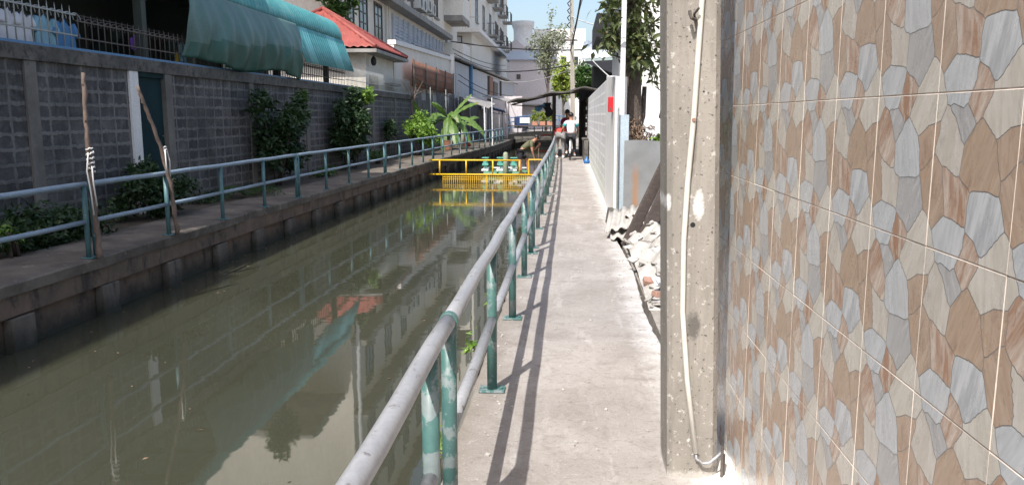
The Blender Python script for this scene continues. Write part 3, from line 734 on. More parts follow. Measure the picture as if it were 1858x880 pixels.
# ------------------------------------------------------------------ apartment buildings
def setback(o, k=1.3):     # the apartment blocks stand farther back and are larger than drafted
    o.scale = (k, k, k); o.location = (o.location.x * k, o.location.y * k, o.location.z * k + 1.6 * (1 - k))
def window(par, x, y0, y1, z0, z1, face='x', mat='glass', bars=2, hb=1, d=0.05):
    """on a wall facing +X at x (face 'x'); or facing -Y at y=x with x-range (face 'y')"""
    def bx(b, a0, a1, c0, c1, e0, e1):
        if face == 'x': b.box(x + e0, x + e1, a0, a1, c0, c1)
        else: b.box(a0, a1, x - e1, x - e0, c0, c1)
    b = MB(); t = 0.07
    bx(b, y0, y1, z0, z0 + t, 0.003, d); bx(b, y0, y1, z1 - t, z1, 0.003, d); bx(b, y0, y0 + t, z0 + t, z1 - t, 0.003, d); bx(b, y1 - t, y1, z0 + t, z1 - t, 0.003, d)
    for k in range(1, bars): m = y0 + (y1 - y0) * k / bars; bx(b, m - 0.025, m + 0.025, z0 + t, z1 - t, 0.003, d - 0.01)
    for k in range(1, hb + 1): m = z0 + (z1 - z0) * k / (hb + 1); bx(b, y0 + t, y1 - t, m - 0.025, m + 0.025, 0.004, d - 0.015)
    f = b.build('window', M['frame'], par)
    b = MB(); bx(b, y0 + t * .8, y1 - t * .8, z0 + t * .8, z1 - t * .8, 0.005, 0.02); b.build('pane', M[mat], f)
    b = MB(); bx(b, y0 - 0.1, y1 + 0.1, z0 - 0.1, z0 - 0.005, 0.003, 0.14); b.build('sill', M['slab'], f)
    return f
def louvre(par, x, y0, y1, z0, z1):
    b = MB(); b.box(x + 0.003, x + 0.03, y0, y1, z0, z1)
    n = int((z1 - z0) / 0.16)
    for k in range(n):
        z = z0 + (k + 0.5) * (z1 - z0) / n; b.obox((x + 0.05, (y0 + y1) / 2, z), (0.10, y1 - y0 - .04, 0.02), (0, 0.6, 0))
    m = int((y1 - y0) / 1.0)
    for k in range(m + 1):
        y = y0 + (y1 - y0) * k / m; b.box(x + 0.031, x + 0.12, y - 0.03, y + 0.03, z0 - 0.02, z1 + 0.02)
    return b.build('louvre_panel', M['shutter'], par)
A1 = empty('apartment_building', (-10, 42, 0), 'long cream apartment building with grey louvre panels behind the red tiled roof', 'building')
AX = -8.35
b = MB(); b.box(-20, AX, 29.5, 60, 0, 16.0); b.build('wall', M['cream'], A1)
for z in (6.65, 9.7, 12.75):
    b = MB(); b.box(AX + 0.002, AX + 0.62, 29.4, 53.6, z - 0.12, z + 0.16); b.build('floor_slab', M['slab'], A1, bevel=0.02)
b = MB(); b.box(-20.2, AX + 0.5, 29.2, 60.2, 16.0, 16.3); b.build('roof', M['slab'], A1)
for y0, y1 in ((38.0, 41.6), (41.9, 45.3), (45.6, 49.0), (49.3, 52.6)): louvre(A1, AX, y0, y1, 5.0, 6.3)
window(A1, AX, 32.0, 33.3, 4.9, 7.0 - 0.5, bars=2, hb=3)
window(A1, AX, 34.5, 35.9, 4.4, 6.4, bars=2, hb=3)
window(A1, AX, 30.0, 31.2, 4.9, 6.4, bars=2, hb=3)
for z in (7.6, 10.6, 13.6):
    for y in (31.5, 35, 38.5, 42, 46, 50):
        if z < 8 and y in (42, 46): continue
        window(A1, AX, y, y + 1.2, z, z + 1.5, bars=2, hb=1)
for (y, z, r) in ((36.6, 5.2, .05), (44.9, 8, .05), (49.1, 8, .05), (37.1, 5.5, .04)):
    b = MB(); b.tube([(AX + 0.08, y, z - 1.0), (AX + 0.08, y, z + 1.3)], r, 8); b.build('downpipe', M['cream'], A1)
# boxed balconies at the far end of the facade
for z0 in (4.9, 7.95, 11.0, 14.0):
    b = MB(); b.box(AX + 0.002, AX + 1.25, 53.8, 57.5, z0 - 0.35 + 0.2, z0 + 0.0 + 0.2); bl = b.build('balcony', M['slab'], A1)
    b = MB(); b.box(AX + 0.003, AX + 1.25, 53.8, 53.95, z0 + 0.201, z0 + 1.5); b.box(AX + 1.1, AX + 1.25, 53.951, 57.5, z0 + 0.201, z0 + 1.5); b.build('parapet', M['cream2'], bl)
b = MB(); b.box(AX + 0.002, AX + 0.02, 54.2, 55.2, 5.2, 7.2); b.build('balcony_door', M['frame'], A1)
b = MB(); b.box(-14, AX - .3, 25.5, 29.39, 8.75, 9.0); b.build('terrace_slab', M['slab'], A1)
b = MB(); b.tube([(-8.05, 29.35, 0), (-8.05, 29.35, 15.8)], 0.075, 10); b.build('downpipe', M['wpaint'], A1)
def acunit(y, z, x, label):
    x += 0; root = empty('air_conditioner', (x + .15, y, z), label, 'air conditioner', 'air conditioners on the apartment facade')
    b = MB(); b.box(x + 0.004, x + 0.38, y - 0.42, y + 0.42, z, z + 0.62); b.build('casing', M['acwhite'], root, bevel=0.02)
    b = MB(); b.tube([(x + 0.381, y - 0.08, z + 0.31), (x + 0.39, y - 0.08, z + 0.31)], 0.26, 20); b.build('fan_grille', M['irond'], root)
    b = MB(); b.box(x + 0.004, x + 0.4, y - 0.36, y - 0.32, z - 0.04, z - 0.003); b.box(x + 0.004, x + 0.4, y + 0.32, y + 0.36, z - 0.04, z - 0.003); b.build('bracket', M['slab'], root); setback(root)
for k, (y, z) in enumerate(((38.2, 7.2), (39.4, 7.2), (40.6, 7.3), (43.0, 7.15), (44.1, 7.15), (45.6, 7.35), (47.0, 7.3))):
    acunit(y, z, AX + 0.15 if True else AX, ['leftmost', 'second from left', 'third from left', 'fourth from left', 'fifth from left', 'sixth from left', 'rightmost'][k] + ' white air conditioner in the row above the first floor ledge')
# lean-to with white coping in front of the building
lt = empty('boundary_wall', (-8.1, 45, 0), 'tall pale rendered wall with a white coping below the louvre panels', 'wall')
b = MB(); b.add([(-8.3, 36.8, -.02), (-8.02, 36.8, -.02), (-8.02, 36.8, 4.82), (-8.3, 36.8, 4.82), (-8.3, 53.4, -.02), (-7.85, 53.4, -.02), (-7.85, 53.4, 5.2), (-8.3, 53.4, 5.2)], [(0, 1, 2, 3), (4, 5, 6, 7), (0, 1, 5, 4), (1, 2, 6, 5), (2, 3, 7, 6), (3, 0, 4, 7)]); b.build('wall_panel', M['cream'], lt)
b = MB(); b.add([(-8.3, 36.78, 4.822), (-7.92, 36.78, 4.822), (-7.92, 36.78, 5.02), (-8.3, 36.78, 5.02), (-8.3, 53.5, 5.202), (-7.75, 53.5, 5.202), (-7.75, 53.5, 5.42), (-8.3, 53.5, 5.42)], [(0, 1, 2, 3), (4, 5, 6, 7), (0, 1, 5, 4), (1, 2, 6, 5), (2, 3, 7, 6), (3, 0, 4, 7)]); b.build('coping', M['white'], lt)
b = MB(); b.box(-7.84, -7.6, 52.9, 53.3, -0.02, 5.55); b.build('end_pillar', M['white'], lt)
rp = empty('corrugated_fence', (-7.5, 45, 0), 'rust brown sheet fence in front of the pale rendered wall', 'fence')
corrugated('sheet', (-7.55, 38.5, 3.0), (0, 0, 1.25), (0, 13.6, 0), 0.3, 0.02, M['rust'], rp, per=6)
b = MB()
for z in (3.25, 3.6, 3.95): b.tube([(-7.47, 38.5, z), (-7.47, 52.1, z)], 0.015, 5)
b.build('wire', M['irond'], rp)
for k in range(5):
    b = MB(); b.box(-7.5, -7.44, 38.6 + 3.3 * k, 38.68 + 3.3 * k, -0.02, 4.3); b.build('post', M['irond'], rp)
# dark sheet hoarding continuing the block wall
dh = empty('sheet_hoarding', (-7.2, 44, 0), 'dark patched sheet hoarding behind the banana plant', 'hoarding')
r2 = random.Random(11)
y = 36.6
dm = [gmat('dark_sheet_a', (0.09, 0.09, 0.095), (0.05, 0.05, 0.055), scale=1.5), gmat('dark_sheet_b', (0.13, 0.125, 0.12), (0.07, 0.068, 0.066), scale=1.5), gmat('dark_sheet_c', (0.075, 0.085, 0.10), (0.045, 0.05, 0.06), scale=1.5)]
while y < 62:
    wd = r2.uniform(0.9, 1.8); zt = r2.uniform(2.3, 2.95)
    b = MB(); b.obox((-7.2 + (y - 36.6) * 0.018 + r2.uniform(-.05, .05), y + wd / 2, zt / 2), (0.03, wd - .02, zt), (r2.uniform(-.02, .02), r2.uniform(-.03, .03), 0)); b.build('sheet', dm[r2.randrange(3)], dh); y += wd
b = MB()
for yy in (40, 44.5, 49, 54): b.tube([(-7.0 + (yy - 36) * 0.018, yy, -0.02), (-7.0 + (yy - 36) * 0.018, yy, 3.05)], 0.03, 6)
b.build('props', M['ironl'], dh)

# grey rendered building with a corrugated roof edge
gb = empty('grey_building', (-7.6, 70, 0), 'grey rendered single storey building with a pale corrugated roof edge', 'building')
def xg(y): return -7.55 + (y - 53.5) * 0.0145
b = MB(); b.add([(-10, 53.6, -.02), (xg(53.6), 53.6, -.02), (xg(100), 100, -.02), (-10, 100, -.02), (-10, 53.6, 5.15), (xg(53.6), 53.6, 5.15), (xg(100), 100, 5.4), (-10, 100, 5.4)], [(0, 1, 2, 3), (4, 5, 6, 7), (0, 1, 5, 4), (1, 2, 6, 5), (2, 3, 7, 6), (3, 0, 4, 7)]); b.build('wall', M['greyw'], gb)
corrugated('roof', (-10.2, 53.3, 6.15), (3.0, 0, -.85), (0.72, 47, 0.2), 0.9, 0.05, M['roofgrey'], gb, per=6, thick=0.08)
b = MB(); b.tube([(xg(60) + 0.12, 60, 0), (xg(60) + 0.12, 60, 5.3)], 0.14, 10); b.build('downpipe', M['bluep'], gb)
for y0, y1, z0, z1, mm in ((72.5, 75.5, 2.2, 5.1, 'rust'), (76, 80, 2.6, 4.8, 'frame')):
    b = MB(); b.box(xg(y0) + 0.02, xg(y0) + 0.12, y0, y1, z0, z1); b.build('door', M[mm], gb)
for y in (71.5, 82):
    b = MB(); b.box(xg(y) + .02, xg(y) + 0.2, y, y + 0.4, 0, 5.1); b.build('pillar', M['irond'], gb)

# second block
A2 = empty('apartment_building', (-11, 82, 0), 'second pale apartment block farther along with small balconies on its side', 'building')
BX = -7.75
b = MB(); b.box(-20, BX, 64, 100, -0.02, 26.0); b.build('wall', M['cream2'], A2)
b = MB(); b.box(-20.3, BX + 1.3, 63.5, 100.4, 26.001, 26.4); b.build('roof', M['slab'], A2)
b = MB(); b.box(-14, BX + 0.75, 62.9, 93, 8.0, 8.3); b.build('canopy_slab', M['white'], A2)
for z0 in (3.6, 9.2, 12.4, 15.6, 18.8, 22):
    for y0 in (66.5, 72, 78, 84, 90):
        f = window(A2, BX, y0, y0 + 1.6, z0, z0 + 2.0, bars=2, hb=1)
for z0 in (9.0, 12.2, 15.4, 18.6):
    for y0 in (75.2, 81.2, 87.2, 93.2):
        b = MB(); b.box(BX + 0.002, BX + 0.95, y0, y0 + 2.4, z0 - 0.15, z0); bl = b.build('balcony', M['slab'], A2)
        b = MB()
        for k in range(9): b.tube([(BX + 0.9, y0 + 0.05 + 0.28 * k, z0), (BX + 0.9, y0 + 0.05 + 0.28 * k, z0 + 1.0)], 0.025, 5)
        b.tube([(BX + .05, y0 + .03, z0 + 1.0), (BX + 0.9, y0 + .03, z0 + 1.0), (BX + .9, y0 + 2.37, z0 + 1.0)], 0.03, 5)
        for k in range(1, 4): b.tube([(BX + .22 * k, y0 + .03, z0), (BX + .22 * k, y0 + .03, z0 + 1.0)], 0.025, 5)
        b.build('railing', M['irond'], bl)
window(A2, 64, -9.6, -8.5, 5.4, 7.8, face='y', bars=2, hb=0, mat='shutter')
window(A2, 64, -9.9, -9.3, 11, 12.6, face='y', bars=1, hb=0)
for x in (-8.0, -9.0):
    b = MB(); b.tube([(x, 63.93, 5 + (x + 9) * 3), (x, 63.93, 20)], 0.05, 6); b.build('downpipe', M['frame'], A2)
b = MB()
for k in range(12): b.tube([(-10.3 + 0.22 * k, 63, 8.3), (-10.3 + 0.22 * k, 63, 9.1)], 0.015, 4)
b.tube([(-10.4, 63, 9.1), (BX + .7, 63, 9.1)], 0.025, 5); b.build('railing', M['ironl'], A2)

setback(A1); setback(A2)
# far buildings
mv = empty('mauve_building', (-4.5, 110, 0), 'plain mauve building with a pale metal roof at the end of the canal', 'building')
b = MB(); b.box(-7.9, -2.15, 105, 118, -0.02, 8.7); b.build('wall', M['mauve'], mv)
b = MB(); b.add([(-8.3, 104.6, 8.72), (-1.9, 104.6, 8.72), (-1.9, 118, 8.72), (-8.3, 118, 8.72), (-8.0, 108, 10.1), (-2.6, 108, 10.1), (-2.6, 117, 10.1), (-8.0, 117, 10.1)], [(0, 1, 5, 4), (1, 2, 6, 5), (2, 3, 7, 6), (3, 0, 4, 7), (4, 5, 6, 7), (3, 2, 1, 0)]); b.build('roof', M['roofpale'], mv)
b = MB(); b.box(-6.9, -6.4, 104.9, 104.99, 6.3, 6.9); b.build('vent', M['frame'], mv)
b = MB(); b.box(-2.6, -2.2, 104.88, 104.99, -0.02, 8.6); b.build('corner_strip', M['farwhite'], mv)
b = MB(); b.box(-7.85, -2.2, 103.5, 104.9, 2.9, 3.1); b.build('door_hood', M['slab'], mv)
tw = empty('white_building', (-6, 135, 0), 'bright white building with a round flared tower top in the distance', 'building')
b = MB(); b.box(-14, -6.3, 134, 148, -0.02, 13.4); b.box(-6.299, 2.5, 140, 150, -0.02, 16.2); b.build('wall', M['farwhite'], tw)
b = MB(); b.lathe((-7.9, 136, 10), [(1.55, 0), (1.55, 5.4), (1.62, 5.8), (1.85, 6.3), (1.9, 6.9), (1.8, 7.0)], 28); b.build('tower', M['farwhite'], tw, smooth=False)
b = MB(); b.add([(-12, 131, 10.9), (-5.6, 131, 10.9), (-8.8, 131, 13.8), (-12, 134, 10.9), (-5.6, 134, 10.9), (-8.8, 134, 13.8)], [(0, 1, 2), (3, 5, 4), (1, 4, 5, 2), (0, 2, 5, 3), (0, 3, 4, 1)]); b.build('gable', M['mauve'], tw)
b = MB(); b.box(-12, -4.5, 131.1, 133.9, -0.02, 10.85); b.build('wing', M['farwhite'], tw)
for x in (-5.6, -3.6, -1.6, 0.4): window(tw, 140, x, x + 0.9, 10.2, 11.6, face='y', bars=1, hb=0)
window(tw, 133.95, -6.9, -6.5, 12.0, 12.6, face='y', bars=1, hb=0)

# ------------------------------------------------------------------ foliage
def leaf_mesh(pts, size, r, ratio=0.42, droop=0.3, up=0.4, fold=0.12):
    b = MB(); vs = []; fs = []
    for p in pts:
        L_ = size * r.uniform(0.7, 1.3); wd = L_ * ratio
        d = Vector((r.gauss(0, 1), r.gauss(0, 1), r.gauss(0, 0.6) - droop)).normalized()
        n = Vector((r.gauss(0, 0.7), r.gauss(0, 0.7), up + abs(r.gauss(0, 0.7)))); n = n - d * n.dot(d)
        if n.length < 1e-4: continue
        n.normalize(); s = d.cross(n); p = Vector(p); k = len(vs)
        vs += [p, p + d * L_ * 0.45 + s * wd / 2 + n * fold * wd, p + d * L_ - n * 0.12 * L_, p + d * L_ * 0.45 - s * wd / 2 + n * fold * wd, p + d * L_ * 0.5]
        fs += [(k, k + 1, k + 4), (k + 1, k + 2, k + 4), (k + 2, k + 3, k + 4), (k + 3, k, k + 4)]
    b.add(vs, fs); b.uv = None
    return b
def crown_pts(c, rad, n, r, clumps=14, cr=0.38, hollow=0.45):
    out = []; cs = []
    for _ in range(clumps):
        d = Vector((r.gauss(0, 1), r.gauss(0, 1), r.gauss(0, 1))).normalized() * (hollow + (1 - hollow) * r.random())
        cs.append(Vector((c[0] + d.x * rad[0] * .8, c[1] + d.y * rad[1] * .8, c[2] + d.z * rad[2] * .8)))
    for i in range(n):
        q = cs[r.randrange(clumps)]; k = cr * r.random() ** 0.5
        d = Vector((r.gauss(0, 1), r.gauss(0, 1), r.gauss(0, 1))).normalized()
        out.append((q.x + d.x * rad[0] * k, q.y + d.y * rad[1] * k, q.z + d.z * rad[2] * k))
    return out, cs
def shrub(name, c, rad, n, size, mat, label, cat='shrub', stems=5, base=None, seed=1, ratio=0.42, clumps=14, cr=0.4, hollow=0.3, group=None):
    r = random.Random(seed); base = base or (c[0], c[1], 0)
    root = empty(name, base, label, cat, group)
    pts, cs = crown_pts(c, rad, n, r, clumps, cr, hollow)
    pts = [p for p in pts if (p[2] > 0.0 or c[0] > -5) and (p[0] > WX + 0.08 or c[0] > -5 or p[1] > 36 or p[2] > 2.6)]
    leaf_mesh(pts, size, r, ratio).build('foliage', M[mat], root)
    b = MB()
    for k in range(stems):
        q = cs[k % len(cs)]; a = Vector(base) + Vector((r.uniform(-.08, .08), r.uniform(-.08, .08), 0)); m_ = a.lerp(q, 0.5) + Vector((r.uniform(-.06, .06), r.uniform(-.06, .06), 0.1))
        b.tube([a, m_, q], [0.022, 0.015, 0.006], 6)
    b.build('stem', M['bark'], root, smooth=True)
    return root
shrub('climbing_shrub', (-6.75, 18.6, 1.35), (0.5, 1.75, 1.05), 4600, 0.16, 'lfdark', 'large dark green shrub climbing the block wall below the tarpaulin', seed=2, base=(-6.8, 18.4, 0), stems=7)
shrub('climbing_shrub', (-6.7, 19.9, 2.1), (0.25, 0.5, 0.15), 120, 0.14, 'lfmid', 'small sunlit sprig poking out at the top of the large dark shrub', seed=21, base=(-6.75, 19.3, 0), stems=2, clumps=5)
shrub('climbing_shrub', (-6.65, 24.3, 1.35), (0.45, 1.7, 1.2), 4200, 0.18, 'lfdark', 'second dark climbing shrub, left of the bright bush', seed=3, base=(-6.8, 24, 0), stems=6)
shrub('climbing_shrub', (-6.45, 25.6, 2.25), (0.3, 0.55, 0.32), 230, 0.18, 'lfbright', 'bright yellow green sprig on top of the second dark shrub', seed=4, base=(-6.7, 24.7, 0), stems=3, clumps=7)
shrub('bush', (-6.2, 33.2, 0.95), (0.7, 1.6, 0.85), 2600, 0.17, 'lfbright', 'bright yellow green bush left of the banana plant', 'bush', seed=5, stems=6, base=(-6.3, 33, 0))
shrub('creeper', (-6.9, 30.6, 1.1), (0.22, 1.0, 0.7), 700, 0.15, 'lfdark', 'dark creeper on the wall just left of the bright bush', 'creeper', seed=6, base=(-7, 30.5, 0))
shrub('ground_shrub', (-6.6, 12.4, 0.42), (0.5, 1.1, 0.62), 3200, 0.10, 'lfdark', 'low dark shrub in front of the green door', seed=7, base=(-6.7, 12.4, -.02), clumps=18)
shrub('ground_shrub', (-6.7, 9.6, 0.2), (0.5, 1.7, 0.40), 3600, 0.10, 'lfdark', 'low dark weeds at the left edge behind the rail', 'weeds', seed=8, base=(-6.7, 9.4, -.02), clumps=20)
shrub('ground_shrub', (-6.4, 8.6, 0.30), (0.22, 0.35, 0.2), 120, 0.09, 'lfbright', 'small bright green sprout at the far left edge', 'sprout', seed=9, base=(-6.4, 8.6, -.02), clumps=7)
shrub('ground_shrub', (-6.8, 14.6, 0.12), (0.3, 0.7, 0.18), 320, 0.09, 'lfdark', 'low weeds at the wall right of the green door', 'weeds', seed=10, base=(-6.8, 14.6, -.02))
shrub('ground_shrub', (-6.6, 21.3, 0.12), (0.3, 1.3, 0.18), 420, 0.10, 'lfmid', 'low green weeds between the two climbing shrubs', 'weeds', seed=11, base=(-6.6, 21.3, -.02))
shrub('ground_shrub', (-6.6, 27.3, 0.25), (0.3, 1.0, 0.3), 320, 0.13, 'lfmid', 'low weeds right of the second climbing shrub', 'weeds', seed=12, base=(-6.6, 27.3, -.02))
shrub('ground_shrub', (-6.9, 4.8, 0.35), (0.4, 1.2, 0.3), 300, 0.12, 'lfdark', 'dark weeds out beyond the left frame edge', 'weeds', seed=13, base=(-6.9, 4.8, -.02))
def fern(c, n, L_, mat, label, seed, name='fern'):
    r = random.Random(seed); root = empty(name, c, label, 'fern'); b = MB()
    for k in range(n):
        a = r.uniform(0, 2 * pi); d = Vector((cos(a), sin(a), 0)); ll = L_ * r.uniform(.7, 1.2); s = Vector((-d.y, d.x, 0))
        for i in range(9):
            t = (i + 1) / 9; p = Vector(c) + d * ll * t + Vector((0, 0, ll * (1.1 * t - 1.0 * t * t))); wl = 0.25 * ll * sin(pi * min(.95, t)) + 0.02
            q = p + d * 0.05 * ll
            for sg in (-1, 1):
                e = p + s * sg * wl + d * 0.08 * ll - Vector((0, 0, 0.04)); b.add([p, q, e], [(0, 1, 2)])
    b.build('frond', M[mat], root)
fern((-6.45, 15.7, 0.0), 26, 0.6, 'lfmid', 'green fern at the path edge left of the large climbing shrub', 3)
fern((-6.5, 16.4, 0.0), 20, 0.5, 'lfdark', 'darker fern right behind the green fern', 4)
for (x, y, z, s, lb) in ((-0.60, 5.45, -0.13, 5, 'leafy sprig on the bank beside the third near post'), (-0.62, 3.9, -0.22, 6, 'small sprig growing below the near rail, nearest the camera'), (-0.62, 7.0, -0.1, 9, 'sprig growing from the walkway edge farther along')):
    shrub('sprig', (x - .05, y, z + .12), (0.07, 0.16, 0.16), 26, 0.085, 'lfbright', lb, 'weed', seed=s, base=(x, y, z - .1), stems=3, clumps=5, ratio=.3)

# banana plant
def banana(c, leaves, label, h=1.5, seed=1):
    leaves = [(a_, l_ * 1.1, w_ * 1.0, r_ * .85, d_) for a_, l_, w_, r_, d_ in leaves]
    root = empty('banana_plant', c, label, 'banana plant'); r = random.Random(seed)
    b = MB(); c = Vector(c); b.tube([c, c + Vector((0.03, 0, h * 0.5)), c + Vector((0, 0, h))], [0.13, 0.10, 0.06], 10); b.build('stem', M['olivepost'], root, smooth=True)
    for (az, L_, wd, rise, drp) in leaves:
        d = Vector((cos(az), sin(az), 0)); s = Vector((-sin(az), cos(az), 0)); n = 14; m = 4; b = MB(); vs = []
        for i in range(n + 1):
            t = i / n; p = c + Vector((0, 0, h * 0.93)) + d * (L_ * t * (1 - 0.15 * drp * t)) + Vector((0, 0, rise * L_ * t - drp * L_ * t * t))
            ww = wd * (0.06 if t < 0.12 else (sin(pi * ((t - 0.1) / 0.92)) ** 0.6 if t < 1 else 0.02))
            tear = r.uniform(0.86, 1.0)
            for j in range(-m, m + 1):
                q = j / m; vs.append(p + s * q * ww * 0.5 * tear + Vector((0, 0, -0.35 * ww * abs(q) + 0.02 * sin(i * 2.1 + j))))
        w_ = 2 * m + 1
        fs = [(i * w_ + j, (i + 1) * w_ + j, (i + 1) * w_ + j + 1, i * w_ + j + 1) for i in range(n) for j in range(2 * m)]
        b.add(vs, fs); lf = b.build('leaf', M['lfbanana'], root, smooth=True)
banana((-5.95, 39.5, -0.02), [(-2.5, 1.9, 0.55, 0.75, 0.95), (-0.2, 1.9, 0.5, 0.6, 0.8), (0.1, 1.5, 0.5, 1.3, 0.6), (2.8, 1.3, 0.5, 1.1, 0.9), (-1.5, 1.3, 0.45, 0.9, 1.3), (-1.0, 1.4, 0.5, 1.3, 1.2), (1.5, 1.3, 0.5, 1.2, 0.9), (-2.0, 1.5, 0.45, 1.4, 0.7), (-0.6, 1.6, 0.45, 0.5, 1.1), (-1.2, 1.7, 0.5, 0.4, 1.0), (-2.9, 1.5, 0.45, 0.5, 1.2), (0.5, 1.2, 0.4, 1.7, .5), (-1.8, 1.1, .4, .2, 1.6)], 'broad leaved banana plant on the far path in front of the dark hoarding', h=1.55, seed=2)
banana((-6.5, 35.0, -0.02), [(-1.9, 0.5, 0.28, 2.2, 0.2), (0.2, 0.7, 0.3, 1.0, 0.9), (-2.6, .7, 0.3, 1.0, 1.2)], 'young banana plant with one upright leaf behind the bright bush', h=1.5, seed=5)
banana((-5.7, 42.6, -0.02), [(-2.6, 1.3, 0.45, 0.8, 0.9), (-0.3, 1.5, 0.45, 0.7, 1.0), (-1.4, 1.2, 0.4, 1.1, 1.0), (0.8, 1.2, 0.4, 1.3, .8)], 'smaller banana plant right of the broad leaved one', h=1.2, seed=7)
# dead twigs above the hoarding
root = empty('dead_branch', (-7.0, 35.4, 0), 'bare dead branches rising over the wall left of the banana plant', 'dead branch'); b = MB(); r = random.Random(5)
b.tube([(-7.0, 35.4, 0), (-6.95, 35.4, 2.4)], 0.03, 6)
for k in range(11):
    a = Vector((-6.95, 35.4, 2.2 + 0.02 * k)); e = a + Vector((r.uniform(-.5, .5), r.uniform(-.8, .8), r.uniform(0.1, 1.0))); b.tube([a, a.lerp(e, .5) + Vector((0, .1, .05)), e], [0.02, 0.015, 0.006], 5)
b.build('branch', M['stick'], root)

def tree(name, base, h, c, rad, n, size, mat, label, seed, trunk=0.12, clumps=22, cr=0.35, group=None, ratio=.4, hollow=.3):
    r = random.Random(seed); root = empty(name, base, label, 'tree', group)
    pts, cs = crown_pts(c, rad, n, r, clumps, cr, hollow)
    leaf_mesh(pts, size, r, ratio).build('crown', M[mat], root)
    b = MB(); B = Vector(base); top = Vector((c[0], c[1], c[2] - rad[2] * .3))
    b.tube([B, B.lerp(top, .5) + Vector((0.1 * trunk, 0, 0)), top], [trunk, trunk * .75, trunk * .4], 10)
    for q in cs: b.tube([B.lerp(top, r.uniform(.5, 1)), q], [trunk * .3, trunk * .08], 5)
    b.build('trunk', M['bark'], root, smooth=True)
    return root
tree('mango_tree', (2.2, 55, 0), 3, (1.5, 55, 3.6), (2.0, 2, 1.5), 3800, 0.38, 'lfmid', 'dense green tree behind the canopy right of the concrete pole', 31, .2)
tree('small_tree', (-0.4, 62, 0), 3, (-0.6, 62, 4.2), (1.1, 1.2, 2.2), 1500, 0.34, 'lfyel', 'yellowish green tree left of the far utility pole', 32, .12)
tree('bare_tree', (-2.6, 88, 0), 6, (-2.3, 88, 9.3), (2.3, 2, 3.8), 2300, 0.36, 'lfpale', 'tall thin tree with sparse pale leaves left of the far utility pole', 33, .16, clumps=34, cr=.3)
tree('small_tree', (-10.9, 37.8, 0), 4, (-10.8, 37.6, 7.0), (1.0, 0.7, 1.5), 600, 0.38, 'lfmid', 'leafy branch in front of the cream building above the red roof', 34, .07, clumps=9)
tree('small_tree', (-9.9, 25.6, 0), 5, (-9.3, 24.4, 7.4), (0.55, 0.7, 1.3), 900, 0.3, 'lfdark', 'dark treetop just showing above the turquoise roof', 36, .1, clumps=10)
tree('small_tree', (3.4, 44, 0), 4, (3.6, 48, 3.2), (1.6, 2, 1.4), 1500, 0.35, 'lfmid', 'green tree behind the pale metal shed roof', 37, .15)

# ------------------------------------------------------------------ bridge
br = empty('footbridge', (-2, 58.5, 0), 'low concrete footbridge with blue railing across the canal', 'bridge')
b = MB()
n = 16
vs = []; 
for i in range(n + 1):
    t = i / n; x = -4.4 + 4.9 * t; zt = 0.30 + 0.22 * sin(pi * t)
    for yy in (57.6, 60.0): vs += [(x, yy, zt - 0.42), (x, yy, zt)]
fs = []
for i in range(n):
    o = i * 4; q = o + 4
    fs += [(o, q, q + 1, o + 1), (o + 2, o + 3, q + 3, q + 2), (o + 1, q + 1, q + 3, o + 3), (o, o + 2, q + 2, q)]
fs += [(0, 1, 3, 2), (n * 4, n * 4 + 2, n * 4 + 3, n * 4 + 1)]
b.add(vs, fs); b.build('deck', M['conc'], br)
b = MB()
for zz in (0.45, 0.85, 1.15): b.tube([(-4.4 + 4.9 * i / n, 57.75, 0.3 + 0.22 * sin(pi * i / n) + zz) for i in range(n + 1)], 0.035, 6)
b.build('railing', M['bluer'], br)
for k in range(9):
    x = -4.3 + 0.59 * k; b = MB(); b.tube([(x, 57.75, 0.35), (x, 57.75, 1.6)], 0.035, 6); b.build('post', M['bluer'], br)
b = MB(); b.box(-4.6, 1.0, 60.5, 61.0, -1.5, 0.4); tag(b.build('bridge_shade_wall', M['concd'], None), 'dark wall added beyond the footbridge to stand for the shade under it', 'wall')  # added wall, its dark colour stands for shade in the bridge opening
b = MB(); b.box(-3.95, -2.95, 57.5, 57.53, 0.75, 1.55); tag(b.build('banner', M['navy'], None), 'dark blue banner on the left end of the footbridge railing', 'banner')
b = MB(); b.box(-3.55, -2.85, 57.45, 57.47, 1.1, 1.5); tag(b.build('sign_board', M['wpaint'], None), 'blank white board fixed over the blue banner', 'sign')
for k in range(3):
    x = -2.45 + 0.52 * k
    rt = empty('planter', (x, 57.35, 0.95), ['leftmost', 'middle', 'rightmost'][k] + ' terracotta planter box on the footbridge railing', 'planter', 'planters on the bridge')
    b = MB(); b.box(x - 0.2, x + 0.2, 57.2, 57.5, 0.95, 1.22); b.build('pot', M['terra'], rt, bevel=.01)
    pts, cs = crown_pts((x, 57.4, 1.6), (0.32, 0.3, 0.42), 420, random.Random(k + 50), 8, .5)
    leaf_mesh(pts, 0.15, random.Random(k)).build('plant', M['lfyel'], rt)
b = MB(); b.box(-4.4, 0.5, 57.1, 57.55, 0.86, 0.94); tag(b.build('shelf', M['irond'], None), 'dark ledge carrying the terracotta planters', 'ledge')
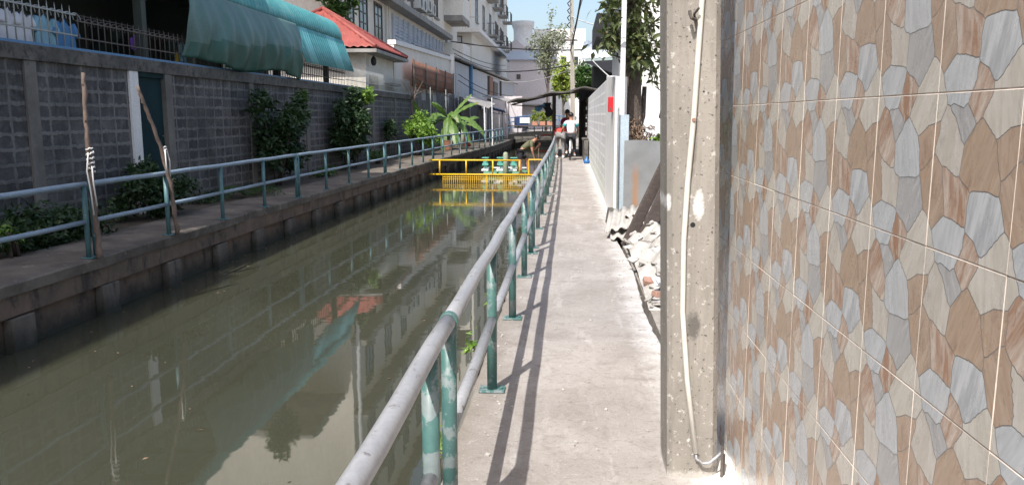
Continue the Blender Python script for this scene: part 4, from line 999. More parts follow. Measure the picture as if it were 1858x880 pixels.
# patched sheds on the far bank beyond the banana plant
for k, (x, y, z, sx, sy, rx, ry, mm, lb) in enumerate(((-5.6, 50, 2.5, 1.7, 3.0, 0.1, 0.35, 'roofgrey', 'dark sloping sheet roof just right of the banana plant'),
     (-5.2, 55, 2.1, 1.6, 3.0, -0.05, 0.25, 'navy', 'dark blue tarpaulin roof near the left end of the footbridge'),
     (-5.3, 62, 2.9, 2.4, 4.0, 0.05, 0.2, 'roofgrey', 'rusty grey sheet roof behind the left end of the footbridge'))):
    rt = empty('lean_to', (x, y, 0), lb, 'lean-to')
    b = MB(); b.obox((x, y, z), (sx, sy, 0.06), (rx, ry, 0)); b.build('roof', M[mm], rt)
    b = MB()
    for q in (-.8, .8): b.tube([(x + .5, y + q * sy / 2, 0), (x + .5, y + q * sy / 2, z - .14)], 0.035, 6)
    b.build('post', M['ironl'], rt)
    b = MB(); b.box(x - .85, x - .8, y - sy / 2, y + sy / 2, 0, z); b.build('back', dm[k], rt)
b = MB(); b.box(-7, -3.9, 66, 66.3, -.02, 3.2); tag(b.build('end_wall', M['mauve'], None), 'shaded plain wall behind the left end of the footbridge', 'wall')

# ------------------------------------------------------------------ yellow trash barrier
YB = 28.0
yb = empty('trash_barrier', (-3, YB, WATER), 'yellow pipe barrier with a wire grid standing across the canal', 'barrier')
b = MB(); b.tube([(-4.95, YB, 0.07), (-1.72, YB, 0.07)], 0.028, 8); b.tube([(-4.95, YB, -0.43), (-0.65, YB, -0.43)], 0.028, 8); b.tube([(-4.6, YB, -1.0), (-0.65, YB, -1.0)], 0.02, 8); b.build('rail', M['yellow'], yb, smooth=True)
for x in (-4.56, -3.62, -2.68, -1.74):
    b = MB(); b.tube([(x, YB, -0.43), (x, YB, 0.07)], 0.026, 8); b.build('post', M['yellow'], yb, smooth=True)
b = MB()
x = -4.45
while x < -0.7: b.tube([(x, YB + .01, -1.0), (x, YB + .01, -0.45)], 0.011, 5); x += 0.075
for z in (-0.52, -0.60): b.tube([(-4.45, YB + .01, z), (-.7, YB + .01, z)], 0.008, 5)
b.build('wire_grid', M['yellow'], yb)
for x in (-2.9,):
    b = MB(); b.tube([(x, YB + .02, -1.2), (x, YB + .02, -0.43)], 0.022, 8); b.build('post', M['yellow'], yb)
b = MB(); b.box(-2.3, -0.62, YB + 0.15, YB + 0.75, -0.50, -0.45); tag(b.build('plank_platform', M['concd'], None), 'narrow platform behind the yellow barrier under the bending man', 'platform')
rt = empty('short_handrail', (-1.2, YB + .4, -0.45), 'short yellow handrail beside the bending man', 'handrail')
b = MB(); b.tube([(-1.42, YB + .1, -0.45), (-1.42, YB + .1, 0.09), (-0.72, YB + .1, 0.09), (-0.72, YB + .1, -.45)], 0.028, 8); b.build('rail', M['yellow'], rt)

# floating aerators
def aerator(x, y, label, k):
    rt = empty('aerator', (x, y, WATER), label, 'aerator', 'floating aerators behind the yellow barrier')
    b = MB(); b.tube([(x - .05, y - .35, WATER + .12), (x + .62, y - .35, WATER + .12)], 0.13, 14); b.tube([(x - .05, y + .55, WATER + .12), (x + .62, y + .55, WATER + .12)], 0.13, 14); b.build('float', M['machd'], rt, smooth=False, bevel=.02)
    b = MB(); b.box(x - .17, x + .17, y - .3, y + .3, WATER + .27, WATER + .36); b.box(x - .1, x + .72, y - .05, y + .05, WATER + .4, WATER + .46); b.build('frame', M['wpaint'], rt)
    b = MB(); b.tube([(x, y, WATER + .36), (x, y, WATER + .55)], 0.07, 10); b.box(x - .15, x + .15, y - .15, y + .15, WATER + .56, WATER + .68); b.build('gearbox', M['machg'], rt, bevel=.01)
    b = MB(); b.tube([(x, y, WATER + .68), (x, y, WATER + .98)], 0.13, 14); b.box(x - .17, x + .17, y - .17, y + .17, WATER + .985, WATER + 1.02); b.build('motor', M['machg'], rt, bevel=.01)
    b = MB()
    for a in range(6):
        q = a * pi / 3; b.obox((x + .3, y + .22 * cos(q), WATER + .24 + .22 * sin(q)), (.2, .18, .02), (q, 0, 0))
    b.build('paddle', M['machd'], rt)
    rt.scale = (.8, 1, .68)
AER = []
aerator(-3.3, 31.5, 'leftmost green floating aerator with a square capped motor', 0)
aerator(-2.72, 31.6, 'middle green floating aerator, left of the round topped post', 1)
aerator(-2.18, 31.5, 'rightmost green floating aerator behind the yellow barrier', 2)
b = MB(); b.lathe((-2.45, 30.8, -1.2), [(0.1, 0), (0.1, 1.33), (0.085, 1.39), (0.05, 1.43), (0.01, 1.44)], 14); tag(b.build('marker_post', M['olivepost'], None, smooth=True), 'olive round topped post standing in the water among the aerators', 'post')
rt = empty('scoop_net', (-1.25, 36, 0), 'hanging dark wire scoop net with a red rim beyond the bending man', 'net')
b = MB(); nn_ = 20
ring = [(-1.05 + .36 * cos(2 * pi * i / nn_), 36, 0.45 + .42 * sin(2 * pi * i / nn_) * (1 if sin(2 * pi * i / nn_) < 0 else 0.75)) for i in range(nn_ + 1)]
b.tube(ring, 0.012, 6); b.build('rim', M['irond'], rt)
b = MB(); b.tube([(-1.3, 35.98, .76), (-.75, 35.98, .78)], 0.02, 6); b.tube([(-1.35, 35.98, .05), (-.7, 35.98, .06)], 0.016, 6); b.build('rim', M['red'], rt)
b = MB()
for k in range(12): b.tube([(-1.35 + .055 * k, 36.02, 0.12), (-1.35 + .055 * k, 36.02, .74)], 0.004, 4)
for k in range(10): b.tube([(-1.38, 36.02, 0.13 + .065 * k), (-.72, 36.02, .13 + .065 * k)], 0.004, 4)
b.build('mesh', M['ironl'], rt)
b = MB(); b.tube([(-1.05, 36, 0.03), (-1.05, 36, -1.2)], 0.03, 6); b.build('handle', M['irond'], rt)

# ------------------------------------------------------------------ canopy over the walkway
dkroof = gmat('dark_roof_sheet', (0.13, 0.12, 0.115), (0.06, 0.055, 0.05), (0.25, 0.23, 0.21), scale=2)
cp = empty('canopy', (-0.6, 34, 0), 'sagging dark sheet canopy over the walkway beyond the cyclist', 'canopy')
b = MB()
def cf(u, v):
    x = -2.35 + 3.4 * u; y = 30.3 + 7.7 * v
    z = 2.08 + 0.62 * (u ** 0.75) - 0.10 * max(0, u - .85) * 6 + 0.04 * sin(u * 17 + v * 3) + .15 * v
    return (x, y, z)
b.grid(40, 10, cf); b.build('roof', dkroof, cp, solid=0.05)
b = MB(); b.tube([(-0.64, 32.4, -1.0), (-0.66, 32.4, 2.5)], 0.05, 8); b.build('post', M['irond'], cp)
b = MB(); b.tube([(-0.7, 37.8, -1.0), (-0.7, 37.8, 2.6)], 0.05, 8); b.build('post', M['irond'], cp)
b = MB(); b.tube([(-2.3, 32.2, 2.05), (-.6, 32.2, 2.44), (1.0, 32.2, 2.58)], 0.03, 6); b.tube([(-.9, 32, 1.95), (-2.3, 31.6, 2.03)], .02, 6); b.build('beam', M['irond'], cp)
b = MB()
def ef(u, v): return (0.35 + 0.70 * u, 31.42 + 0.1 * sin(u * 8) * v, 2.62 - 0.1 * u - 0.35 * v * (1 + .3 * sin(u * 11)))
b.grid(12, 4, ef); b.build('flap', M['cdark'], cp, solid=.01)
shd = empty('timber_shed', (0.75, 34, 0), 'dark open timber shed wall under the canopy', 'shed')
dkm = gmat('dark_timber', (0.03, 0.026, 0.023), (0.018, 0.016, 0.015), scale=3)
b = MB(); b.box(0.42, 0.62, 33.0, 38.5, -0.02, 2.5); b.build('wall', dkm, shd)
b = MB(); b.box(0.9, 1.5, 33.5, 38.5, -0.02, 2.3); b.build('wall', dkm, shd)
for k in range(6):
    b = MB(); b.box(0.63, 0.85, 32.2, 32.26, 0.35 + .33 * k, 0.52 + .33 * k); b.build('slat', M['conc'], shd)
for (x, lb) in ((0.5, 'a'),):
    b = MB(); b.box(0.55, 0.63, 32.1, 32.2, -0.02, 2.4); b.build('post', dkm, shd)
b = MB(); b.grid(8, 6, lambda u, v: (-1.38 + .5 * u, 32 + .03 * sin(9 * u), 1.98 + .12 * u - (.14 + .1 * sin(u * 5)) * v)); tag(b.build('blue_cloth', M['cblue'], None, solid=.01), 'bright blue cloth draped under the canopy edge', 'cloth')
b = MB(); b.grid(8, 8, lambda u, v: (-1.02 + .3 * u - .06 * sin(6 * v), 32 + .04 * sin(9 * u), 2.12 - (.45 + .12 * sin(u * 3)) * v)); tag(b.build('dark_cloth', M['cdark'], None, solid=.01), 'dark cloth hanging under the canopy beside the blue one', 'cloth')
b = MB(); b.box(0.50, 0.66, 28.2, 31.5, 0.001, 0.75); b.box(.44, .66, 28.6, 29.6, .755, .83); tag(b.build('low_block_stack', M['concd'], None, bevel=.02), 'low dark concrete block stack at the foot of the white wall', 'blocks')
b = MB(); b.lathe((0.585, 27.5, 0.0), [(0.09, 0.0), (0.11, .03), (0.10, .10), (0.05, .17), (0.015, .24)], 7); tag(b.build('plastic_bag', M['bag'], None, smooth=True), 'small blue plastic bag on the walkway at the foot of the white wall', 'bag')

# far concrete pole with cables
fp = empty('utility_pole', (0.15, 42, 0), 'tall slim concrete utility pole rising behind the canopy', 'utility pole')
b = MB(); b.add([(0.06, 41.9, 0), (0.30, 41.9, 0), (0.30, 42.14, 0), (0.06, 42.14, 0), (-0.12, 41.92, 11), (0.05, 41.92, 11), (0.05, 42.1, 11), (-0.12, 42.1, 11)], [(0, 1, 2, 3), (4, 5, 6, 7), (0, 1, 5, 4), (1, 2, 6, 5), (2, 3, 7, 6), (3, 0, 4, 7)]); b.build('shaft', M['pole'], fp)
b = MB(); r = random.Random(3)
for k in range(9): b.tube([(-.05 - .05 * r.random(), 41.8, 6.0 + .35 * k), (-.18, 41.75, 6.15 + .35 * k), (-.03, 41.8, 6.3 + .35 * k)], .03, 5)
b.build('cable_bundle', M['wire'], fp)
b = MB(); b.tube([(-.55, 41.8, 7.9), (.45, 41.8, 7.9)], 0.05, 6); b.tube([(-.35, 41.8, 5.4), (.35, 41.8, 5.4)], .04, 6); b.build('crossarm', M['irond'], fp)

def cable(a, c, sag, r, mat, label, group='overhead cables'):
    b = MB(); a, c = Vector(a), Vector(c); n = 20
    b.tube([a.lerp(c, i / n) - Vector((0, 0, sag * 4 * (i / n) * (1 - i / n))) for i in range(n + 1)], r, 5)
    tag(b.build('overhead_cable', M[mat], None), label, 'cable', group)
cable((-7.8, 53, 6.4), (3.6, 46, 5.4), 0.35, 0.04, 'wire', 'thick black cable crossing high from the cream building to the right')
cable((-7.5, 62, 5.2), (0.1, 42, 4.2), 0.3, 0.035, 'wire', 'black cable crossing lower to the far utility pole')
cable((-7.8, 54, 6.0), (-7.0, 88, 7.0), 0.3, 0.03, 'wire', 'upper thin cable running along the second apartment block')
cable((-7.7, 54, 5.7), (-6.9, 88, 6.5), 0.3, 0.03, 'wire', 'lower thin cable running along the second apartment block')
cable((-6.6, 70, 4.8), (0.1, 42, 4.0), 0.5, 0.022, 'wirew', 'pale thin cable sagging across the mauve building')
cable((0.0, 42, 4.9), (0.9, 3.6, 8.6), 0.8, 0.035, 'wire', 'thick black cable rising from the far pole towards the near pole')
cable((0.05, 42, 5.6), (1.6, 8.0, 9.4), 0.5, 0.014, 'wire', 'thin dark cable rising right beside the thick one')
cable((0.05, 42, 6.6), (2.2, 12.4, 3.0), 0.3, 0.02, 'wirew', 'pale cable dropping from the far pole to the corrugated fence, upper')
cable((0.05, 42, 5.9), (0.95, 15.4, 2.15), 0.2, 0.015, 'wirew', 'pale cable dropping from the far pole to the white wall, lower')
cable((-7.2, 36.8, 3.4), (-4.4, 57.7, 1.7), 0.4, 0.02, 'wire', 'dark cable sagging behind the banana plant')
cable((-7.3, 53, 4.3), (-4.4, 62, 3.1), 0.3, 0.025, 'wire', 'dark cable hanging in front of the grey building, upper')
cable((-7.3, 53, 3.9), (-4.4, 62, 2.7), 0.3, 0.025, 'wire', 'dark cable hanging in front of the grey building, lower')

# pale roofed shed on the right
ps = empty('metal_shed', (3, 42, 0), 'shed with a pale metal roof and dark underside on the right bank', 'shed')
corrugated('roof', (0.45, 40, 4.35), (0.3, 6, 1.35), (6.5, 0, 0.35), 0.25, 0.03, M['roofpale'], ps, per=6, thick=0.05)
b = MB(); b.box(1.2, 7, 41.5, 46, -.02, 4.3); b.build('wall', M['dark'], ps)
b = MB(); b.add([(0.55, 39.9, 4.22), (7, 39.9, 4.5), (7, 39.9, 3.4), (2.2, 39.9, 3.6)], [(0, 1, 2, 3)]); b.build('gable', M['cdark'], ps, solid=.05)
# house behind the mango tree
wh = empty('white_house', (2.4, 18, 0), 'white rendered house behind the leafy trunk with a dark eave', 'house')
b = MB(); b.box(1.22, 7, 17.0, 24, -.02, 4.6); b.build('wall', M['white'], wh)
b = MB(); b.box(0.62, 1.21, 20.0, 24, 3.5, 4.05); b.box(1.0, 7.2, 16.8, 24.2, 4.601, 4.7); b.build('roof', M['cdark'], wh)
b = MB(); b.box(1.19, 1.215, 18, 19.4, 1.1, 2.6); b.build('window', M['frame'], wh)

# ------------------------------------------------------------------ right block wall
rw = empty('block_wall', (0.8, 20, 0), 'sunlit white block wall bordering the near walkway', 'wall')
b = MB(); b.box(0.69, 0.84, 15.3, 33.0, -0.05, 2.28); b.build('wall_panel', M['blockw'], rw)
b = MB(); b.add([(0.675, 12.25, -.05), (0.85, 12.25, -.05), (0.85, 15.298, -.05), (0.675, 15.298, -.05), (0.675, 12.25, 2.18), (0.85, 12.25, 2.18), (0.85, 15.298, 2.34), (0.675, 15.298, 2.34)], [(0, 1, 2, 3), (4, 5, 6, 7), (0, 1, 5, 4), (1, 2, 6, 5), (2, 3, 7, 6), (3, 0, 4, 7)]); b.build('end_panel', M['white'], rw, bevel=.01)
rb = empty('red_box', (0.63, 12.9, 1.66), 'bright red box fixed to the end of the white wall', 'box')
b = MB(); b.box(0.60, 0.673, 12.75, 12.95, 1.66, 1.90); b.build('casing', M['red'], rb, bevel=.012)
b = MB(); b.box(0.625, 0.65, 12.742, 12.749, 1.69, 1.73); b.build('latch', M['irond'], rb)
b = MB(); b.box(0.73, 0.80, 12.0, 12.08, 0, 5.2); tag(b.build('white_post', M['wpaint'], None, bevel=.006), 'slim square white post rising past the top of the photo', 'post')
b = MB(); b.box(0.71, 0.86, 11.86, 11.885, 0, 1.62); tag(b.build('blue_sheet', M['palebl'], None), 'narrow pale blue sheet strip standing against the white post', 'sheet')
b = MB(); b.tube([(0.705, 11.8, 0), (.70, 11.8, 1.72)], .014, 8); tag(b.build('thin_pipe', M['galv'], None), 'thin grey pipe standing beside the pale blue strip', 'pipe')

# planter wall, sheet and tree
b = MB(); b.box(0.87, 3.2, 11.95, 13.4, -.02, 1.2); tag(b.build('raised_bed', M['conc'], None), 'raised concrete bed holding the tree trunk', 'planter')
def galv():
    b = MB(); b.grid(14, 10, lambda u, v: (0.78 + 1.1 * u, 11.55 + .02 * sin(u * 6 + v * 2) + .03 * v * u, 0.02 + 1.235 * v + .01 * sin(u * 9)))
    m, nt, bb, N, L = newmat('rust_streaked_zinc'); p = pos(N)
    sx = N.new('ShaderNodeSeparateXYZ'); L.new(p, sx.inputs[0])
    col = mixc(N, L, ramp(N, L, noise(N, L, p, 2.5, 6, .6), .35, .65), (0.30, 0.31, 0.32), (0.22, 0.23, 0.235))
    d = N.new('ShaderNodeMath'); d.operation = 'SUBTRACT'; d.inputs[1].default_value = 0.95; L.new(sx.outputs[0], d.inputs[0])
    a = N.new('ShaderNodeMath'); a.operation = 'ABSOLUTE'; L.new(d.outputs[0], a.inputs[0])
    nn = noise(N, L, p, 12, 5, .7, 0, (1, 1, .25)); ms = N.new('ShaderNodeMath'); ms.operation = 'MULTIPLY_ADD'; ms.inputs[1].default_value = 0.12; L.new(nn, ms.inputs[0]); L.new(a.outputs[0], ms.inputs[2])
    f1 = ramp(N, L, ms.outputs[0], .06, .13, .8, 0); f2 = ramp(N, L, sx.outputs[2], .95, .75, 0, 1)
    mu = N.new('ShaderNodeMath'); mu.operation = 'MULTIPLY'; L.new(f1, mu.inputs[0]); L.new(f2, mu.inputs[1])
    col = mixc(N, L, mu.outputs[0], col, (0.42, 0.20, 0.07)); L.new(col, bb.inputs['Base Color']); bb.inputs['Metallic'].default_value = .3; bb.inputs['Roughness'].default_value = .42
    bump(N, L, bb, noise(N, L, p, 3, 3), .06, .02)
    tag(b.build('zinc_sheet', m, None, smooth=False, solid=.004), 'flat galvanised sheet with a rust streak standing in front of the tree', 'metal sheet')
galv()
def mtree():
    root = empty('leafy_tree', (0.97, 12.6, 1.2), 'thick dark trunk with large drooping leaves beside the white post', 'tree')
    b = MB(); r = random.Random(8)
    P = [(0.97, 12.6, 1.2), (0.96, 12.6, 1.6), (0.955, 12.6, 2.0), (0.965, 12.6, 2.4), (0.95, 12.62, 2.9), (0.93, 12.65, 3.5), (0.95, 12.7, 4.4)]
    b.tube(P, [0.17, 0.145, 0.135, 0.13, 0.13, 0.12, 0.08], 14)
    b.tube([(1.0, 12.6, 1.2), (1.13, 12.7, 1.6), (1.15, 12.72, 2.05)], [.05, .045, .035], 8)
    for k in range(12):
        a = Vector(P[3]).lerp(Vector(P[6]), k / 12); e = a + Vector((r.uniform(-.5, .4), r.uniform(-.5, .4), r.uniform(.1, .5))); b.tube([a, e], [.03, .01], 6)
    b.build('trunk', M['bark'], root, smooth=True)
    pts = []
    for (cx_, cy_, cz_, rx, rz, n) in ((0.72, 12.4, 2.85, .26, .34, 150), (0.62, 12.4, 3.25, .2, .25, 90), (1.0, 12.35, 2.85, .30, .30, 170), (1.12, 12.35, 2.62, .22, .28, 120), (0.98, 12.3, 2.45, .16, .16, 60),
         (1.15, 12.4, 3.3, .3, .25, 110), (0.9, 12.4, 3.5, .35, .2, 110), (1.25, 12.5, 2.3, .1, .2, 40), (0.6, 12.45, 2.75, .12, .2, 45), (0.95, 12.6, 4.1, .7, .5, 260)):
        for _ in range(n):
            d = Vector((r.gauss(0, .55), r.gauss(0, .55), r.gauss(0, .55))); pts.append((cx_ + d.x * rx, cy_ + d.y * .3, cz_ + d.z * rz))
    leaf_mesh(pts, 0.16, r, 0.36, droop=.7, up=.4).build('crown', M['lfmango'], root)
mtree()
def heap():
    b = MB(); r = random.Random(5)
    for k in range(130):
        a = Vector((max(.9, r.gauss(1.0, .1)), r.gauss(12.25, .1), 1.2 + abs(r.gauss(0.02, .14)))); d = Vector((r.gauss(0, 1), r.gauss(0, 1), r.gauss(0, .5))).normalized() * r.uniform(.04, .10)
        b.tube([a, a + d * .5 + Vector((0, 0, .03)), a + d], [.012, .011, .005], 5)
    tag(b.build('dry_twigs', M['dry'], None), 'heap of dry twigs and roots at the base of the trunk', 'twigs', kind='stuff')
heap()
shrub('potted_weed', (1.28, 12.15, 1.28), (0.12, .12, .09), 40, 0.13, 'lfbright', 'small green plant on the raised bed beside the trunk', 'plant', seed=15, base=(1.28, 12.15, 1.2), stems=3, clumps=5, ratio=.3)
corrugated('corrugated_fence', (1.40, 16.5, 0), (0, 0, 2.13), (3.2, 0, 0), 0.09, 0.012, M['corrw'], None)
tag(bpy.data.objects['corrugated_fence.001'] if 'corrugated_fence.001' in bpy.data.objects else bpy.data.objects['corrugated_fence'], 'pale corrugated sheet fence behind the tree trunk', 'fence')
rs = empty('hanging_strap', (0.80, 6.3, 1.6), 'dark cable with a forked end hanging beside the near pole', 'cable')
b = MB(); b.grid(2, 10, lambda u, v: (0.70 + .045 * u - .025 * v, 6.0, 2.9 - 1.18 * v)); b.build('strap', M['irond'], rs, solid=.012)
b = MB(); b.tube([(.70, 6.0, 1.74), (.695, 6.0, 1.68)], .02, 8); b.tube([(.70, 6, 1.69), (.672, 6, 1.64), (.655, 6, 1.585)], [.014, .013, .006], 8); b.tube([(.70, 6, 1.69), (.715, 6, 1.62), (.75, 6, 1.585), (.79, 6, 1.59)], [.014, .013, .012, .008], 8); b.build('fork', M['black'], rs, smooth=True)

# leaning boards
def board(a, c, wd, th, label):
    a, c = Vector(a), Vector(c); d = (c - a); L_ = d.length; d.normalize(); wv = Vector((0.25, 1, 0)).normalized(); wv = (wv - d * wv.dot(d)).normalized(); n = d.cross(wv)
    b = MB(); vs = [a + d * (L_ * i) + wv * (wd * j) + n * (th * k) for i in (0, 1) for j in (0, 1) for k in (0, 1)]
    b.add(vs, [(0, 1, 3, 2), (4, 6, 7, 5), (0, 4, 5, 1), (2, 3, 7, 6), (0, 2, 6, 4), (1, 5, 7, 3)])
    tag(b.build('leaning_board', M['board'], None, bevel=.004), label, 'board', 'boards leaning behind the rubble')
def plank(a, c, wd, th, label):
    a, c = Vector(a), Vector(c); d = (c - a); L_ = d.length; d.normalize(); wv = Vector((d.z, .25, -d.x)).normalized(); wv = (wv - d * wv.dot(d)).normalized(); n = d.cross(wv)
    b = MB(); vs = [a + d * (L_ * i) + wv * (wd * j) + n * (th * k) for i in (0, 1) for j in (0, 1) for k in (0, 1)]
    b.add(vs, [(0, 1, 3, 2), (4, 6, 7, 5), (0, 4, 5, 1), (2, 3, 7, 6), (0, 2, 6, 4), (1, 5, 7, 3)])
    tag(b.build('leaning_board', M['board'], None, bevel=.004), label, 'board', 'boards leaning behind the rubble')
plank((0.66, 9.9, 0.02), (1.27, 9.75, 1.42), .13, .05, 'outermost weathered brown board leaning over the rubble')
plank((0.80, 9.82, 0.0), (1.42, 9.68, 1.45), .16, .05, 'broader brown board leaning just inside the outermost one')
board((0.95, 10.0, 0.0), (1.58, 9.9, 1.4), 0.8, 0.045, 'dark board at the back of the leaning stack')
# asbestos sheets
def asb(o, u, v, label, seed):
    ob = corrugated('corrugated_scrap', o, u, v, 0.12, 0.022, M['asb'], None, per=8, nu=4, thick=0.010, jag=.05, seed=seed)
    tag(ob, label, 'corrugated sheet', 'broken corrugated sheets')
asb((0.48, 10.5, 0.10), (0.1, 1.0, 0.16), (0.42, -.02, 0.08), 'broken pale corrugated sheet jutting onto the walkway, topmost', 1)
asb((0.54, 10.25, 0.04), (0.05, .9, 0.05), (0.40, .03, 0.02), 'broken corrugated sheet lying underneath the jutting one', 2)
asb((0.72, 11.0, 0.22), (0.3, .5, 0.05), (.32, -.28, 0.1), 'tilted corrugated piece against the galvanised sheet', 3)
b = MB(); b.obox((0.63, 12.0, 0.12), (.10, .16, .24), (0.1, .12, .3)); tag(b.build('stone_block', M['concd'], None, bevel=.02), 'small dark block standing at the end of the white wall', 'block')

# rubble heap base and pieces
def rubble():
    b = MB(); r = random.Random(9)
    def hf(u, v):
        x = 0.69 + 1.3 * u; y = 6.7 + 3.4 * v
        h = 0.40 * sin(pi * min(1, max(0, u * .8 + .12))) * min(1, v * 2.2) ** .8
        return (x, y, -0.03 + h * (0.8 + .3 * sin(x * 14) * sin(y * 11)))
    b.grid(30, 60, hf); tag(b.build('rubble_bed', M['asb'], None), 'dusty bed of fine rubble under the broken plaster pieces', 'rubble', kind='stuff')
    protos = []
    for k in range(7):
        bm = bmesh.new(); th = r.uniform(.25, .5)
        bmesh.ops.create_icosphere(bm, subdivisions=2, radius=1)
        for v in bm.verts:
            d = v.co.normalized(); s = 1 / max(abs(d.x) * 1.0, abs(d.y) * 1.1, abs(d.z) * 1.3) * .9
            v.co = d * s * r.uniform(.82, 1.08); v.co.z *= th; v.co.x *= 1 + .3 * (k % 3)
        me = bpy.data.meshes.new('chunk'); bm.to_mesh(me); bm.free(); me.materials.append([M['asb'], M['plaster_bits'], M['yard']][k % 3]); protos.append(me)
    for k in range(230):
        u, v = r.random() ** .9, r.random(); x, y, z = hf(u, v); s = r.choice([.012, .018, .025, .035, .045, .06, .08])
        o = bpy.data.objects.new('rubble_piece', protos[r.randrange(7)]); C.objects.link(o)
        o.location = (x - (.1 if k % 17 == 0 else 0), y, z + s * .2 + .012); o.scale = (s * r.uniform(.8, 1.5), s * r.uniform(.7, 1.4), s * r.uniform(.6, 1.0)); o.rotation_euler = (r.uniform(-.6, .6), r.uniform(-.6, .6), r.uniform(0, 6))
        tag(o, 'pale broken plaster and concrete piece in the rubble heap beside the walkway', 'rubble', 'rubble pieces')
    for k, (x, y, z, a) in enumerate(((0.82, 6.9, 0.06, .4), (0.95, 6.6, 0.03, 1.2), (1.02, 6.95, .1, 2.2), (0.78, 7.35, .08, 0.1), (0.9, 7.2, .13, .9), (1.06, 6.35, .03, .2))):
        b = MB(); b.obox((x, y, z), (.17, .08, .05), (.15 * k % .5, .2, a)); tag(b.build('broken_brick', M['brick'], None, bevel=.006), 'broken red brick at the near foot of the rubble heap', 'brick', 'broken red bricks in the rubble')
    b = MB(); b.obox((0.80, 7.05, 0.14), (.09, .12, .02), (.5, .3, .5)); b.obox((0.80, 7.0, 0.17), (.05, .09, .02), (.5, .3, .5)); tag(b.build('plastic_scrap', M['wpaint'], None, bevel=.006), 'small white plastic scrap at the front of the rubble', 'scrap')
rubble()

# ------------------------------------------------------------------ near concrete pole
PX0, PX1, PY0, PY1 = 0.455, 0.675, 3.42, 3.72
np_ = empty('concrete_pole', ((PX0 + PX1) / 2, 3.57, 0), 'massive rectangular concrete pole standing on the walkway against the tiled wall', 'pole')
def polemat():
    m, nt, b, N, L = newmat('near_pole_concrete'); p = pos(N)
    col = mixc(N, L, ramp(N, L, noise(N, L, p, 2.2, 8, .65, .3, (2, 2, .7)), .35, .65), (0.325, 0.30, 0.27), (0.225, 0.208, 0.185))
    col = mixc(N, L, ramp(N, L, noise(N, L, p, 1.7, 8, .7, .5, (6, 6, .7)), .5, .68, 0, .6), col, (0.15, 0.138, 0.12))
    col = mixc(N, L, ramp(N, L, noise(N, L, p, 34, 5, .7), .60, .66), col, (0.50, 0.48, 0.45))
    col = mixc(N, L, ramp(N, L, noise(N, L, p, 60, 3, .6), .62, .68), col, (0.10, 0.09, 0.08))
    def blob(cx_, cz_, rx, rz, c, f=1.0, amt=.5):
        nonlocal col
        sx = N.new('ShaderNodeSeparateXYZ'); L.new(p, sx.inputs[0])
        n_ = noise(N, L, p, 26, 7, .75)
        vals = []
        for out, c0, rr in ((sx.outputs[0], cx_, rx), (sx.outputs[2], cz_, rz)):
            a = N.new('ShaderNodeMath'); a.operation = 'SUBTRACT'; a.inputs[1].default_value = c0; L.new(out, a.inputs[0])
            d = N.new('ShaderNodeMath'); d.operation = 'DIVIDE'; d.inputs[1].default_value = rr; L.new(a.outputs[0], d.inputs[0])
            q = N.new('ShaderNodeMath'); q.operation = 'MULTIPLY'; L.new(d.outputs[0], q.inputs[0]); L.new(d.outputs[0], q.inputs[1]); vals.append(q.outputs[0])
        s = N.new('ShaderNodeMath'); s.operation = 'ADD'; L.new(vals[0], s.inputs[0]); L.new(vals[1], s.inputs[1])
        t = N.new('ShaderNodeMath'); t.operation = 'MULTIPLY_ADD'; t.inputs[1].default_value = 1.8; L.new(n_, t.inputs[0]); L.new(s.outputs[0], t.inputs[2])
        col = mixc(N, L, ramp(N, L, t.outputs[0], 1.05 + (1 - f), 1.55 + (1 - f) * .5, amt, 0), col, c)
    blob(.5495, 1.225, .032, .09, (0.78, 0.78, 0.77), 1.0, .9)
    blob(.425, 1.24, .014, .05, (0.78, 0.78, 0.77), 1.0, .8)
    blob(.545, .70, .045, .10, (0.06, 0.054, 0.05), 1.0, .7)
    blob(.52, 1.50, .02, .2, (0.14, 0.12, 0.10), .9, .6)
    blob(.55, -.03, .5, .08, (0.55, 0.53, 0.50), .8, .5)
    L.new(col, b.inputs['Base Color']); b.inputs['Roughness'].default_value = .85
    h = noise(N, L, p, 60, 8, .75); bump(N, L, b, h, .5, .006)
    return m
M['npole'] = polemat()
b = MB(); ch = 0.022
pl = [(PX0 + ch, PY0), (PX1 - ch, PY0), (PX1, PY0 + ch), (PX1, PY1 - ch), (PX1 - ch, PY1), (PX0 + ch, PY1), (PX0, PY1 - ch), (PX0, PY0 + ch)]
n = len(pl); lv = [-.05, 1, 2, 3, 5, 8.5]
vs = [(x - .03 * z, y, z) for z in lv for (x, y) in pl]
fs = [(k * n + i, k * n + (i + 1) % n, (k + 1) * n + (i + 1) % n, (k + 1) * n + i) for k in range(len(lv) - 1) for i in range(n)] + [tuple(range(n)), tuple((len(lv) - 1) * n + i for i in range(n))]
b.add(vs, fs); b.build('shaft', M['npole'], np_)
b = MB()
for (x, z, r) in ((.5273, 1.143, .011), (.553, 1.70, .004), (.49, 1.9, .004)):
    b.tube([(x, PY0 + .03, z), (x, PY0 - .0008, z)], r, 14)
b.build('bolt_hole', M['black'], np_)
b = MB(); b.tube([(.508, PY0 + .02, 2.0), (.506, PY0 - .03, 1.985), (.485, PY0 - .05, 1.99), (.478, PY0 - .04, 2.02)], .007, 8); b.tube([(.508, PY0 + .02, 2.0), (.50, PY0 - .02, 2.01), (.515, PY0 - .045, 2.03)], .005, 8); b.build('wire_stub', M['irond'], np_)
